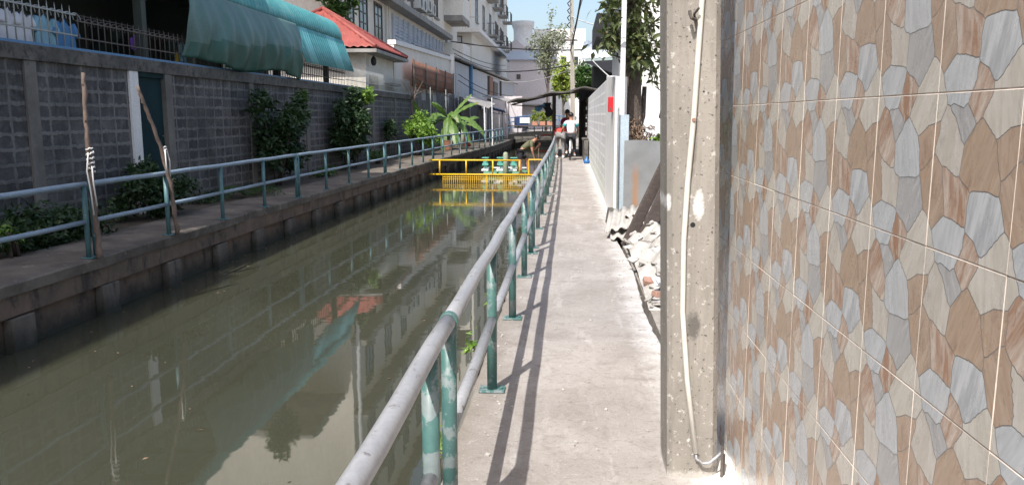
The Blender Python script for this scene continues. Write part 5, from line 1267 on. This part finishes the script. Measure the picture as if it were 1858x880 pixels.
# conduit bent along the face
cd = empty('conduit', (.6, 3.38, .1), 'thin white plastic conduit running down the front of the near pole', 'conduit')
pts = [(.56, 3.5), (.545, 2.6), (.537, 2.2), (.5305, 2.07), (.514, 1.6), (.498, 1.33), (.490, 1.08), (.495, .77), (.525, .46), (.573, .125)]
b = MB(); b.tube([(x, PY0 - .012, z) for x, z in pts], .0115, 12); b.build('tube', M['plastw'], cd, smooth=True)
b = MB(); b.tube([(.573, 3.41, .13), (.577, 3.405, .10), (.60, 3.39, .085), (.63, 3.385, .09), (.66, 3.39, .115), (.69, 3.41, .135)], .0065, 8); b.build('wire', M['railgrey'], cd, smooth=True)
b = MB(); b.tube([(.513, 3.41, 1.585), (.513, 3.392, 1.585)], .008, 10); b.build('clip', M['brick'], cd)
b = MB(); b.tube([(.69, 3.40, -.01), (.688, 3.40, .16)], .007, 8); b.tube([(.703, 3.42, -.01), (.70, 3.42, .12)], .006, 8); tag(b.build('iron_pin', M['irond'], None), 'short rusty iron pins sticking up between the pole and the tiled wall', 'iron pin')

# ------------------------------------------------------------------ tiled wall
def tilewall():
    TX = 0.75; T = 0.3165; Y0 = 1.40 - 5 * T; Z0 = 1.33 - 5 * T
    stones = [
        ('A', [(1.05, 1.244), (0.86, 0.945), (0.947, 0.812), (1.095, 0.79), (1.246, 0.712), (1.437, 0.86), (1.329, 1.013)]),
        ('A', [(0.05, 1.244), (-0.14, 0.945), (-0.053, 0.812), (0.095, 0.79), (0.246, 0.712), (0.437, 0.86), (0.329, 1.013)]),
        ('W', [(0.903, 1.14), (0.823, 1.212), (0.665, 1.215), (0.499, 1.167), (0.494, 1.089), (0.595, 0.911), (0.635, 0.882), (0.819, 0.921), (0.891, 1.078)]),
        ('V', [(0.491, 1.153), (0.402, 1.129), (0.37, 1.027), (0.312, 0.977), (0.399, 0.88), (0.487, 0.813), (0.588, 0.911), (0.491, 1.075)]),
        ('G', [(0.808, 0.917), (0.634, 0.877), (0.594, 0.906), (0.492, 0.809), (0.602, 0.695), (0.738, 0.872)]),
        ('L', [(0.825, 0.917), (0.744, 0.872), (0.603, 0.673), (0.641, 0.462), (0.87, 0.547), (0.985, 0.63), (0.925, 0.792)]),
        ('D', [(0.415, 0.856), (0.198, 0.712), (0.127, 0.414), (0.262, 0.428), (0.519, 0.412), (0.631, 0.463), (0.595, 0.693), (0.481, 0.809)]),
        ('B', [(1.237, 0.709), (1.094, 0.786), (0.946, 0.809), (0.931, 0.788), (0.993, 0.638), (1.149, 0.506), (1.2, 0.592)]),
        ('B', [(0.237, 0.709), (0.094, 0.786), (-0.054, 0.809), (-0.069, 0.788), (-0.007, 0.638), (0.149, 0.506), (0.2, 0.592)]),
        ('E', [(0.991, 0.623), (0.873, 0.544), (0.796, 0.295), (0.798, 0.212), (0.904, 0.149), (1.066, 0.265), (1.139, 0.41), (1.148, 0.499)]),
        ('E', [(-0.009, 0.623), (-0.127, 0.544), (-0.204, 0.295), (-0.202, 0.212), (-0.096, 0.149), (0.066, 0.265), (0.139, 0.41), (0.148, 0.499)]),
        ('V', [(0.862, 0.542), (0.637, 0.456), (0.494, 0.403), (0.507, 0.191), (0.771, 0.234), (0.832, 0.451)]),
        ('X', [(0.473, 0.409), (0.261, 0.423), (0.121, 0.384), (0.068, 0.255), (0.161, 0.169), (0.264, 0.057), (0.407, 0.124), (0.493, 0.163), (0.513, 0.327)]),
        ('W', [(1.949, 1.199), (1.802, 1.23), (1.549, 1.194), (1.515, 1.123), (1.586, 0.923), (1.691, 0.884), (1.868, 0.945), (1.933, 1.086)]),
        ('V', [(1.509, 1.14), (1.389, 1.117), (1.329, 1.013), (1.445, 0.864), (1.501, 0.82), (1.621, 0.923)]),
        ('G', [(1.747, 0.885), (1.631, 0.879), (1.524, 0.822), (1.545, 0.772), (1.629, 0.699), (1.677, 0.806)]),
        ('V', [(1.979, 0.8), (1.886, 0.913), (1.781, 0.866), (1.666, 0.698), (1.636, 0.465), (1.809, 0.506), (1.919, 0.615)]),
        ('W', [(1.443, 0.852), (1.276, 0.725), (1.198, 0.626), (1.226, 0.454), (1.428, 0.425), (1.606, 0.427), (1.621, 0.681)]),
        ('L', [(1.907, 0.554), (1.592, 0.428), (1.522, 0.411), (1.538, 0.208), (1.697, 0.215), (1.821, 0.224)]),
        ('G', [(1.512, 0.407), (1.365, 0.427), (1.155, 0.409), (1.114, 0.277), (1.297, 0.064), (1.47, 0.13), (1.521, 0.215)])]
    cols = {'A': ((.68, .645, .59), (.58, .54, .48)), 'L': ((.65, .61, .56), (.55, .505, .45)), 'W': ((.62, .64, .67), (.50, .525, .56)), 'X': ((.64, .66, .69), (.44, .46, .49)), 'G': ((.49, .49, .50), (.42, .42, .43)),
            'B': ((.42, .29, .215), (.52, .40, .315)), 'D': ((.43, .31, .23), (.53, .41, .32)), 'E': ((.43, .31, .235), (.53, .41, .325)), 'V': ((.40, .235, .16), (.66, .58, .51))}
    mats = []; key = {}
    for k, (c1, c2) in cols.items():
        m, nt, bb, N, L = newmat('stone_print_' + k.lower())
        uv = N.new('ShaderNodeUVMap'); uv.uv_map = 'UVMap'
        nz = noise(N, L, uv.outputs[0], 14.0, 7, .65, 1.2, (2.6 if k not in 'V' else 2.2, .38, 1))
        col = mixc(N, L, ramp(N, L, nz, .38, .62), c1, c2)
        nz3 = noise(N, L, uv.outputs[0], 30, 5, .7, .6, (1.6, .5, 1))
        col = mixc(N, L, ramp(N, L, nz3, .54, .66, 0, .6), col, tuple(x * .68 for x in c1))
        nz4 = noise(N, L, uv.outputs[0], 7, 7, .7, 2.5, (2.2, .5, 1)); col = mixc(N, L, ramp(N, L, nz4, .56, .60, 0, .35), col, tuple(min(.7, x * 1.3 + .04) for x in c1))
        dd = noise(N, L, pos(N), 1.3, 6, .7); col = mixc(N, L, ramp(N, L, dd, .45, .75, 0, .28), col, (.45, .40, .35))
        if k in 'BDEV':
            nz2 = noise(N, L, uv.outputs[0], 9, 6, .6, 2.0, (2.0, .6, 1)); col = mixc(N, L, ramp(N, L, nz2, .58, .64, 0, .55 if k != 'V' else .9), col, (.60, .52, .45) if k == 'V' else (.44, .29, .19))
        L.new(col, bb.inputs['Base Color']); L.new(ramp(N, L, noise(N, L, pos(N), 6, 7, .7), .35, .7, .2, .42), bb.inputs['Roughness']); bb.inputs['IOR'].default_value = 1.5
        bump(N, L, bb, noise(N, L, pos(N), 5, 3), .12, .01)
        key[k] = len(mats); mats.append(m)
    lm = flat('printed_outline', (.29, .285, .285), .3); jm = gmat('tile_joint', (.72, .64, .57), (.55, .48, .42), scale=8, bmp=0)
    mats += [lm, jm]; LM, JM = len(mats) - 2, len(mats) - 1
    # periodic cells
    def clip(poly, n, d):          # keep n.p <= d
        out = []
        for i in range(len(poly)):
            p, q = poly[i], poly[(i + 1) % len(poly)]; a, c = n[0] * p[0] + n[1] * p[1] - d, n[0] * q[0] + n[1] * q[1] - d
            if a <= 0: out.append(p)
            if (a < 0 < c) or (c < 0 < a):
                t = a / (a - c); out.append((p[0] + (q[0] - p[0]) * t, p[1] + (q[1] - p[1]) * t))
        return out
    seeds = []
    for si, (k, pl_) in enumerate(stones):
        cx_ = sum(p[0] for p in pl_) / len(pl_); cy_ = sum(p[1] for p in pl_) / len(pl_)
        pts = [(cx_, cy_)]
        for i in range(len(pl_)):
            p, q = pl_[i], pl_[(i + 1) % len(pl_)]
            for t in (0, .25, .5, .75):
                x, y = p[0] + (q[0] - p[0]) * t, p[1] + (q[1] - p[1]) * t
                pts.append((cx_ + (x - cx_) * .74, cy_ + (y - cy_) * .74))
        for (x, y) in pts: seeds.append((k, si, (cx_, cy_), x, y))
    allp = []
    for sd_ in seeds:
        for i in (-2, 0, 2):
            for j in (-1, 0, 1):
                a, c = sd_[3] + i, sd_[4] + j
                if -.9 < a < 2.9 and -.9 < c < 1.9: allp.append((sd_[1], i, j, a, c))
    cells = []
    for (k, si, c0, u, v) in seeds:
        poly = [(u - .4, v - .4), (u + .4, v - .4), (u + .4, v + .4), (u - .4, v + .4)]
        near = sorted([(abs(a - u) + abs(c - v), s2, i, j, a, c) for (s2, i, j, a, c) in allp if abs(a - u) < .6 and abs(c - v) < .6])
        for (_, s2, i, j, a, c) in near:
            dx, dy = a - u, c - v; l = sqrt(dx * dx + dy * dy)
            if l < 1e-6: continue
            same = (s2 == si and i == 0 and j == 0)
            d = (dx * dx + dy * dy) / 2 + dx * u + dy * v - (-.0002 if same else .0034) * l
            poly = clip(poly, (dx, dy), d)
            if len(poly) < 3: break
        if len(poly) >= 3: cells.append((k, si, c0, poly))
    b = MB(); uvs = []
    G = 0.0022 / T
    rt_ = random.Random(77); tilt = {}
    def tl(iy, iz, p):
        if (iy, iz) not in tilt: tilt[(iy, iz)] = (rt_.uniform(-.0007, .0007), rt_.uniform(-.0007, .0007), rt_.uniform(-.0003, .0003))
        a, c, d = tilt[(iy, iz)]; return a * (p[0] - .5) + c * (p[1] - .5) + d
    def put(poly, iy, iz, x, mi, sd, c0):
        n = len(poly); vs = [(x + tl(iy, iz, p), Y0 + (iy + p[0]) * T, Z0 + (iz + p[1]) * T) for p in poly]
        b.add(vs, [tuple(range(n))], mi)
        a = sd * 1.9 + .6; rot = (sd * 0.9) % 1.3 - .65
        for p in poly:
            du, dv = (p[0] - c0[0]) * T, (p[1] - c0[1]) * T
            uvs.append((du * cos(rot) - dv * sin(rot) + sd * 3.1, du * sin(rot) + dv * cos(rot) + sd * 1.7))
    ny, nz_ = 18, 14
    BV = .0032 / T
    for iy in range(ny):
        for iz in range(nz_):
            for qa, qb, mi in (((0, 0), (1, 0), JM), ((1, 0), (1, 1), JM), ((1, 1), (0, 1), JM), ((0, 1), (0, 0), JM)):
                def ins(q, e): return (q[0] + (e if q[0] == 0 else -e), q[1] + (e if q[1] == 0 else -e))
                qi = [qa, qb, ins(qb, G), ins(qa, G)]; xs = (TX + .0016, TX + .0016, TX - .0003, TX - .0003)
                b.add([(xs[t] + (tl(iy, iz, qi[t]) if t > 1 else 0), Y0 + (iy + qi[t][0]) * T, Z0 + (iz + qi[t][1]) * T) for t in range(4)], [(0, 1, 2, 3)], mi); uvs.extend([(0, 0)] * 4)
            put([(G, G), (1 - G, G), (1 - G, 1 - G), (G, 1 - G)], iy, iz, TX, LM, 0, (0, 0))
            for (k, s, c0, poly) in cells:
                for du in (-2, 0, 2):
                    for dv in (-1, 0, 1):
                        q = [(p[0] + du - (iy + 1) % 2, p[1] + dv) for p in poly]
                        if max(p[0] for p in q) <= G or min(p[0] for p in q) >= 1 - G or max(p[1] for p in q) <= G or min(p[1] for p in q) >= 1 - G: continue
                        for n_, d in (((-1, 0), -G), ((1, 0), 1 - G), ((0, -1), -G), ((0, 1), 1 - G)):
                            q = clip(q, n_, d)
                            if len(q) < 3: break
                        if len(q) >= 3: put(q, iy, iz, TX - .0003, key[k], s, (c0[0] + du - (iy + 1) % 2, c0[1] + dv))
    b.uv = uvs
    root = empty('tiled_wall', (TX, 3, 0), 'glossy wall tiled with brown and grey stone pattern on the right', 'wall')
    for f in range(len(b.f)): b.f[f] = b.f[f][::-1]
    # uv order must follow reversed loops
    out = []; i = 0
    for f in b.f:
        n = len(f); out += uvs[i:i + n][::-1]; i += n
    b.uv = out
    b.build('tile_facing', mats, root)
    e = Y0 + ny * T
    b = MB(); b.box(TX + .0018, TX + .20, Y0, e, -0.03, Z0 + nz_ * T); b.build('backing', jm, root)
    b = MB(); b.box(TX - .0005, TX + .2, e + .001, e + .012, -0.03, Z0 + nz_ * T); b.build('edge_strip', M['white'], root)
tilewall()
# rough mortar at the foot of wall and pole
b = MB(); r = random.Random(2)
def mf(u, v):
    y = -2 + 7.0 * u; x = 0.60 + 0.15 * v
    return (x, y, 0.004 + .035 * v ** 2 * (1 + .5 * sin(y * 13)) + .006 * sin(y * 31 + v * 7))
b.grid(160, 6, mf); tag(b.build('mortar_fillet', M['white'], None, smooth=True), 'rough pale mortar smeared along the foot of the tiled wall', 'mortar')
# a few dry leaves and grit on the walkway
r = random.Random(12); b = MB()
for k in range(260):
    x, y = r.choice([r.uniform(-.52, -.3), r.uniform(.45, .66), r.uniform(-.5, .6)]), r.uniform(2.6, 14) ; s = r.uniform(.003, .011)
    b.obox((x, y, .004), (s * 2, s * 1.5, s), (r.uniform(-.4, .4), r.uniform(-.4, .4), r.uniform(0, 6)))
tag(b.build('grit', M['asb'], None), 'scattered grit and crumbs on the near walkway', 'grit', kind='stuff')
r = random.Random(13); b = MB()
for k in range(300):
    y = r.uniform(6, 30); x = LX(y) + r.uniform(-.9, .05); s = r.uniform(.01, .03)
    b.add([(x, y, .006), (x + s, y + s * .4, .012), (x + s * .3, y + s, .007)], [(0, 1, 2)])
tag(b.build('leaf_litter', M['dry'], None), 'dry leaf litter scattered on the far path', 'litter', kind='stuff')
# bits of rubbish beneath the banana plant side
for k, (x, y, mm, lb) in enumerate(((-5.8, 38.3, 'rust', 'dark red bucket behind the far rail near the banana plant'), (-5.5, 43.2, 'cred', 'dull red bucket just right of the banana plant'))):
    b = MB(); b.lathe((x, y, 0.0), [(.17, 0), (.24, .42), (.26, .44), (.23, .45), (.16, .05)], 16); tag(b.build('bucket', M[mm], None, smooth=False), lb, 'bucket')
for k, (y, zt) in enumerate(((41.6, 2.1), (44.3, 2.6), (34.8, .9))):
    b = MB(); b.tube([(LX(y) - .05, y, 0), (LX(y) - .1, y + .2, zt)], .028, 6); tag(b.build('white_stake', M['wpaint'], None), ['white stake against the far rail below the banana leaves', 'tallest white stake right of the banana plant', 'short white stake beside the bright bush'][k], 'stake')

# ------------------------------------------------------------------ people
def skin(name, verts, edges, radii, mat, parent, root=0, sub=1):
    me = bpy.data.meshes.new(name); me.from_pydata([tuple(v) for v in verts], edges, []); me.materials.append(mat)
    o = link_mesh(name, me, parent)
    md = o.modifiers.new('skin', 'SKIN'); md.use_smooth_shade = True
    if not me.skin_vertices: 
        bm = bmesh.new(); bm.from_mesh(me); bm.verts.layers.skin.verify(); bm.to_mesh(me); bm.free()
    for i, r_ in enumerate(radii):
        d = me.skin_vertices[0].data[i]; d.radius = r_ if hasattr(r_, '__len__') else (r_, r_); d.use_root = (i == root)
    s = o.modifiers.new('sub', 'SUBSURF'); s.levels = sub; s.render_levels = sub
    return o
def sub_skel(J, keys, pairs, radii, name, mat, parent, root=0, grow=1.0):
    idx = {k: i for i, k in enumerate(keys)}
    return skin(name, [J[k] for k in keys], [(idx[a], idx[c]) for a, c in pairs], [(radii[k][0] * grow, radii[k][1] * grow) if hasattr(radii[k], '__len__') else radii[k] * grow for k in keys], mat, parent, root)
def person(base, J, label, shirt, legs, sleeve=None, shorts=False, hairback=(0, -.02, .02), shoe='wpaint', rz=0, s=1.0):
    root = empty('person', base, label, 'person'); root.rotation_euler = (0, 0, rz); root.scale = (s, s, s)
    J = {k: Vector(v) for k, v in J.items()}
    R_ = dict(hip=(.14, .11), waist=(.125, .10), chest=(.16, .115), neckb=(.075, .07), neck=.052, chin=.072, head=(.093, .085), crown=.06,
              shL=.065, shR=.065, elL=.042, elR=.042, wrL=.029, wrR=.029, haL=(.042, .022), haR=(.042, .022), fiL=(.028, .014), fiR=(.028, .014),
              hiL=.088, hiR=.088, knL=.058, knR=.058, anL=.037, anR=.037, toL=(.036, .028), toR=(.036, .028))
    R_['head'] = (.09, .085)
    def ext(a, c, l): 
        d = (J[c] - J[a]).normalized(); return J[c] + d * l
    for sd in 'LR':
        J['ha' + sd] = ext('el' + sd, 'wr' + sd, .07); J['fi' + sd] = J['ha' + sd] + (J['wr' + sd] - J['el' + sd]).normalized() * .06 - Vector((0, 0, .02))
    J['crown'] = J['head'] + (J['head'] - J['chin']).normalized() * .06
    keys = ['hip', 'waist', 'chest', 'neckb', 'neck', 'chin', 'head', 'crown', 'shL', 'elL', 'wrL', 'haL', 'fiL', 'shR', 'elR', 'wrR', 'haR', 'fiR', 'hiL', 'knL', 'anL', 'toL', 'hiR', 'knR', 'anR', 'toR']
    pairs = [('hip', 'waist'), ('waist', 'chest'), ('chest', 'neckb'), ('neckb', 'neck'), ('neck', 'chin'), ('chin', 'head'), ('head', 'crown')]
    for sd in 'LR': pairs += [('neckb', 'sh' + sd), ('sh' + sd, 'el' + sd), ('el' + sd, 'wr' + sd), ('wr' + sd, 'ha' + sd), ('ha' + sd, 'fi' + sd), ('hip', 'hi' + sd), ('hi' + sd, 'kn' + sd), ('kn' + sd, 'an' + sd), ('an' + sd, 'to' + sd)]
    body = sub_skel(J, keys, pairs, R_, 'body', M['skin'], root)
    # fingers rooted in each palm
    for sd in 'LR':
        d = (J['wr' + sd] - J['el' + sd]).normalized(); sdv = d.orthogonal().normalized()
        b = MB()
        for q in range(4):
            a = J['ha' + sd] + sdv * (.03 * (q - 1.5) * .7); l = (.055, .065, .062, .048)[q]; b.tube([a, a + d * l * .6, a + d * l + Vector((0, 0, -.02))], [.009, .008, .006], 6)
        a = J['wr' + sd] + d * .03 + sdv * .025; b.tube([a, a + sdv * .03 + d * .02, a + sdv * .04 + d * .05], [.010, .009, .007], 6)
        me = bpy.data.meshes.new('fingers'); me.from_pydata(b.v, [], b.f); me.materials.append(M['skin']); link_mesh('hand_fingers', me, root)
    # shirt and its sleeves
    g = 1.16
    J2 = dict(J); 
    for sd in 'LR': J2['slv' + sd] = J['sh' + sd].lerp(J['el' + sd], .62); R_['slv' + sd] = .054
    R2 = dict(R_); R2['neckb'] = (.085, .075)
    sub_skel(J2, ['hip', 'waist', 'chest', 'neckb', 'shL', 'slvL', 'shR', 'slvR'], [('hip', 'waist'), ('waist', 'chest'), ('chest', 'neckb'), ('neckb', 'shL'), ('shL', 'slvL'), ('neckb', 'shR'), ('shR', 'slvR')], R2, 'shirt', M[shirt], root, grow=g)
    if sleeve:
        for sd in 'LR': sub_skel(J2, ['sh' + sd, 'slv' + sd], [('sh' + sd, 'slv' + sd)], {**R2, 'sh' + sd: .072, 'slv' + sd: .060}, 'sleeve', M[sleeve], root, grow=g * 1.03)
    J3 = dict(J); ks = ['hip', 'hiL', 'hiR']; pp = [('hip', 'hiL'), ('hip', 'hiR')]
    for sd in 'LR':
        if shorts: J3['c' + sd] = J['hi' + sd].lerp(J['kn' + sd], .85); R_['c' + sd] = .075; ks += ['c' + sd]; pp += [('hi' + sd, 'c' + sd)]
        else:
            J3['c' + sd] = J['kn' + sd].lerp(J['an' + sd], .9); R_['c' + sd] = .05; ks += ['kn' + sd, 'c' + sd]; pp += [('hi' + sd, 'kn' + sd), ('kn' + sd, 'c' + sd)]
    J3['hip'] = J['hip'] - (J['waist'] - J['hip']).normalized() * .03
    sub_skel(J3, ks, pp, R_, 'shorts' if shorts else 'trousers', M[legs], root, grow=1.13)
    # hair cap, face details and shoes
    ax = (J['head'] - J['chin']).normalized(); hb = Vector(hairback)
    b = MB(); c = J['head'] + ax * .035 + hb; rr_ = .098
    vs = []; fs = []; nu, nv = 14, 9
    q = ax.to_track_quat('Z', 'Y')
    for j in range(nv + 1):
        th = pi * .62 * j / nv
        for i in range(nu):
            a = 2 * pi * i / nu; vs.append(c + q @ Vector((rr_ * sin(th) * cos(a), rr_ * sin(th) * sin(a), rr_ * cos(th))) * (1 + .03 * sin(i * 5 + j * 3)))
    for j in range(nv):
        for i in range(nu): fs.append((j * nu + i, j * nu + (i + 1) % nu, (j + 1) * nu + (i + 1) % nu, (j + 1) * nu + i))
    me = bpy.data.meshes.new('hair'); me.from_pydata([tuple(v) for v in vs], [], fs); me.materials.append(M['hair']); me.polygons.foreach_set('use_smooth', [True] * len(fs)); link_mesh('hair', me, root)
    fw = -hb.normalized(); side = fw.cross(ax).normalized()
    for nm, mm, items in (('ear', 'skin', [(side * .088, .022), (-side * .088, .022)]), ('eye', 'black', [(fw * .088 + side * .032 + ax * .0, .010), (fw * .088 - side * .032, .010)]), ('nose', 'skin', [(fw * .098 - ax * .03, .014)]), ('mouth', 'cred', [(fw * .088 - ax * .062, .012)])):
        for off, rad in items:
            bm = bmesh.new(); bmesh.ops.create_icosphere(bm, subdivisions=2, radius=rad); me = bpy.data.meshes.new(nm); bm.to_mesh(me); bm.free(); me.materials.append(M[mm]); o = link_mesh(nm, me, root); o.location = J['head'] + off
    for sd in 'LR':
        b = MB(); a, t = J['an' + sd], J['to' + sd]; d = (t - a); d.z = 0; d.normalize()
        b.tube([a - d * .05 - Vector((0, 0, .02)), a + d * .02 - Vector((0, 0, .025)), t + d * .03 + Vector((0, 0, .0))], [.042, .050, .034], 10)
        me = bpy.data.meshes.new('shoe'); me.from_pydata(b.v, [], b.f); me.materials.append(M[shoe]); link_mesh('shoe', me, root)
    return root
# cyclist, seen from behind
JC = dict(hip=(0, 0, .93), waist=(0, .05, 1.08), chest=(0, .12, 1.26), neckb=(0, .16, 1.40), neck=(0, .18, 1.46), chin=(0, .20, 1.52), head=(0.0, .20, 1.59),
          shL=(-.19, .14, 1.36), shR=(.19, .14, 1.36), elL=(-.30, .18, 1.12), elR=(.27, .28, 1.12), wrL=(-.33, .42, 1.03), wrR=(.25, .50, 1.0),
          hiL=(-.10, .02, .88), hiR=(.10, .02, .88), knL=(-.14, .32, .62), knR=(.14, .30, .50), anL=(-.15, .16, .28), anR=(.14, .10, .20), toL=(-.16, .29, .25), toR=(.15, .23, .15))
def bike(base, label):
    root = empty('bicycle', base, label, 'bicycle'); X, Y, Z = base
    def P(y, z, x=0): return (X + x, Y + y, Z + z)
    for yy in (-.48, .58):
        b = MB(); n = 28; b.tube([P(yy + .31 * cos(2 * pi * i / n), .335 + .31 * sin(2 * pi * i / n)) for i in range(n + 1)], .022, 8, cap=False); wl = b.build('wheel', M['black'], root)
        b = MB(); b.tube([P(yy + .285 * cos(2 * pi * i / n), .335 + .285 * sin(2 * pi * i / n)) for i in range(n + 1)], .010, 6, cap=False)
        for i in range(14): b.tube([P(yy, .335), P(yy + .28 * cos(2 * pi * i / 14), .335 + .28 * sin(2 * pi * i / 14))], .002, 4)
        b.tube([P(yy, .335, -.04), P(yy, .335, .04)], .02, 8); b.build('rim', M['galv'], wl)
    b = MB(); b.tube([P(-.48, .335, .03), P(-.1, .32), P(-.2, .82)], .014, 8); b.tube([P(-.48, .335, -.03), P(-.2, .78)], .010, 8); b.tube([P(-.1, .32), P(.42, .75)], .017, 8); b.tube([P(-.18, .74), P(.42, .82)], .017, 8); b.tube([P(.58, .335), P(.42, .80), P(.40, .96)], .014, 8); b.build('frame', M['wpaint'], root)
    b = MB(); b.grid(8, 4, lambda u, v: P(-.48 + .36 * cos(1.2 + 2.1 * u), .335 + .36 * sin(1.2 + 2.1 * u), .05 * (v - .5))); b.build('mudguard', M['wpaint'], root, solid=.008)
    b = MB(); b.box(X - .02, X + .02, Y - .87, Y - .85, Z + .33, Z + .62); b.box(X - .028, X + .028, Y - .89, Y - .87, Z + .50, Z + .58); b.build('rear_plate', M['wpaint'], root)
    b = MB(); b.obox(P(-.22, .86), (.15, .25, .05)); b.build('saddle', M['black'], root, bevel=.02)
    b = MB(); b.tube([P(.38, 1.02, -.28), P(.45, 1.0, -.12), P(.42, .96), P(.45, 1.0, .12), P(.38, 1.02, .28)], .012, 8); b.build('handlebar', M['galv'], root)
    b = MB(); b.tube([P(-.1, .32, -.1), P(-.1, .32, .1)], .012, 6); b.obox(P(-.08, .24, -.14), (.09, .06, .02)); b.obox(P(-.08, .16, .14), (.09, .06, .02)); b.tube([P(-.1, .32, -.09), P(-.08, .24, -.1)], .01, 6); b.tube([P(-.1, .32, .09), P(-.08, .16, .1)], .01, 6); b.build('pedals', M['irond'], root)
bike((0.02, 29.9, 0.0), 'bicycle with a white rear mudguard ridden away along the walkway')
person((0.04, 29.75, 0.0), JC, 'person in white shirt with turquoise sleeves riding the bicycle away', 'cwhite', 'cdark', 'cturq', False)
JS = dict(hip=(0, 0, .92), waist=(0, .02, 1.08), chest=(0, .03, 1.28), neckb=(0, .03, 1.43), neck=(0, .04, 1.50), chin=(0, .06, 1.56), head=(0, .05, 1.64),
          shL=(-.18, .03, 1.39), shR=(.18, .03, 1.39), elL=(-.24, .08, 1.12), elR=(.24, .02, 1.12), wrL=(-.22, .28, 1.02), wrR=(.24, .16, .90),
          hiL=(-.09, 0, .88), hiR=(.09, 0, .88), knL=(-.10, .10, .48), knR=(.10, -.02, .48), anL=(-.10, .06, .08), anR=(.10, -.16, .10), toL=(-.11, .20, .04), toR=(.11, -.03, .04))
person((-0.10, 32.0, 0.0), JS, 'person with black hair in a magenta shirt walking ahead of the cyclist', 'cmag', 'cdark', s=1.04)
JB = dict(hip=(0, 0, .82), waist=(0, .14, .92), chest=(0, .32, .98), neckb=(0, .46, .98), neck=(0, .52, .97), chin=(0, .57, .94), head=(0, .63, .91),
          shL=(-.16, .42, .97), shR=(.16, .42, .97), elL=(-.22, .42, .72), elR=(.2, .44, .72), wrL=(-.12, .52, .5), wrR=(.12, .54, .5),
          hiL=(-.09, 0, .80), hiR=(.09, 0, .80), knL=(-.12, .06, .44), knR=(.11, .08, .44), anL=(-.12, -.02, .08), anR=(.11, .0, .08), toL=(-.14, .12, .04), toR=(.13, .14, .04))
person((-0.36, 31.0, 0.0), JB, 'person in an orange red shirt and patterned trousers bending forward beside the cyclist', 'cred', 'cpat', hairback=(0, -.004, .02), s=1.08)
# man bending on the barrier platform, facing right
JM = dict(hip=(0, 0, .84), waist=(0, .13, .98), chest=(0, .30, 1.10), neckb=(0, .43, 1.18), neck=(0, .48, 1.22), chin=(0, .53, 1.25), head=(0, .57, 1.31),
          shL=(-.17, .40, 1.13), shR=(.17, .38, 1.13), elL=(-.2, .47, .86), elR=(.2, .42, .86), wrL=(-.16, .62, 1.04), wrR=(.12, .48, .62),
          hiL=(-.10, 0, .80), hiR=(.10, 0, .80), knL=(-.12, .22, .48), knR=(.12, -.02, .46), anL=(-.12, .26, .08), anR=(.12, .02, .08), toL=(-.13, .40, .04), toR=(.13, .16, .04))
person((-1.72, YB + .45, -0.45), JM, 'man in an olive shirt and dark shorts bending over behind the yellow barrier', 'colive', 'cdark', shorts=True, hairback=(0, -.02, .012), shoe='irond', rz=-pi / 2, s=0.98)
b = MB(); b.tube([(-1.10, YB + .62, 0.70), (-1.09, YB + .62, -1.1)], .018, 8); tag(b.build('wooden_pole', M['stick'], None), 'thin brown pole held upright by the bending man', 'pole')

r = random.Random(21); b = MB()
for k in range(150):
    y = r.uniform(3, 26); t = r.random(); x = (LX(y) + .08 + r.random() ** 2 * 1.0) if t < .7 else r.uniform(-4.8, -.8); sc = r.uniform(.008, .026); a = r.uniform(0, 6)
    c = Vector((x, y, WATER + .004)); d = Vector((cos(a), sin(a), 0)); e = Vector((-d.y, d.x, 0)) * .45
    b.add([c - d * sc, c + e * sc + Vector((0, 0, .004)), c + d * sc, c - e * sc], [(0, 1, 2, 3)])
tag(b.build('floating_leaves', M['dry'], None), 'small dry leaves and scum drifting on the canal water', 'leaves', kind='stuff')
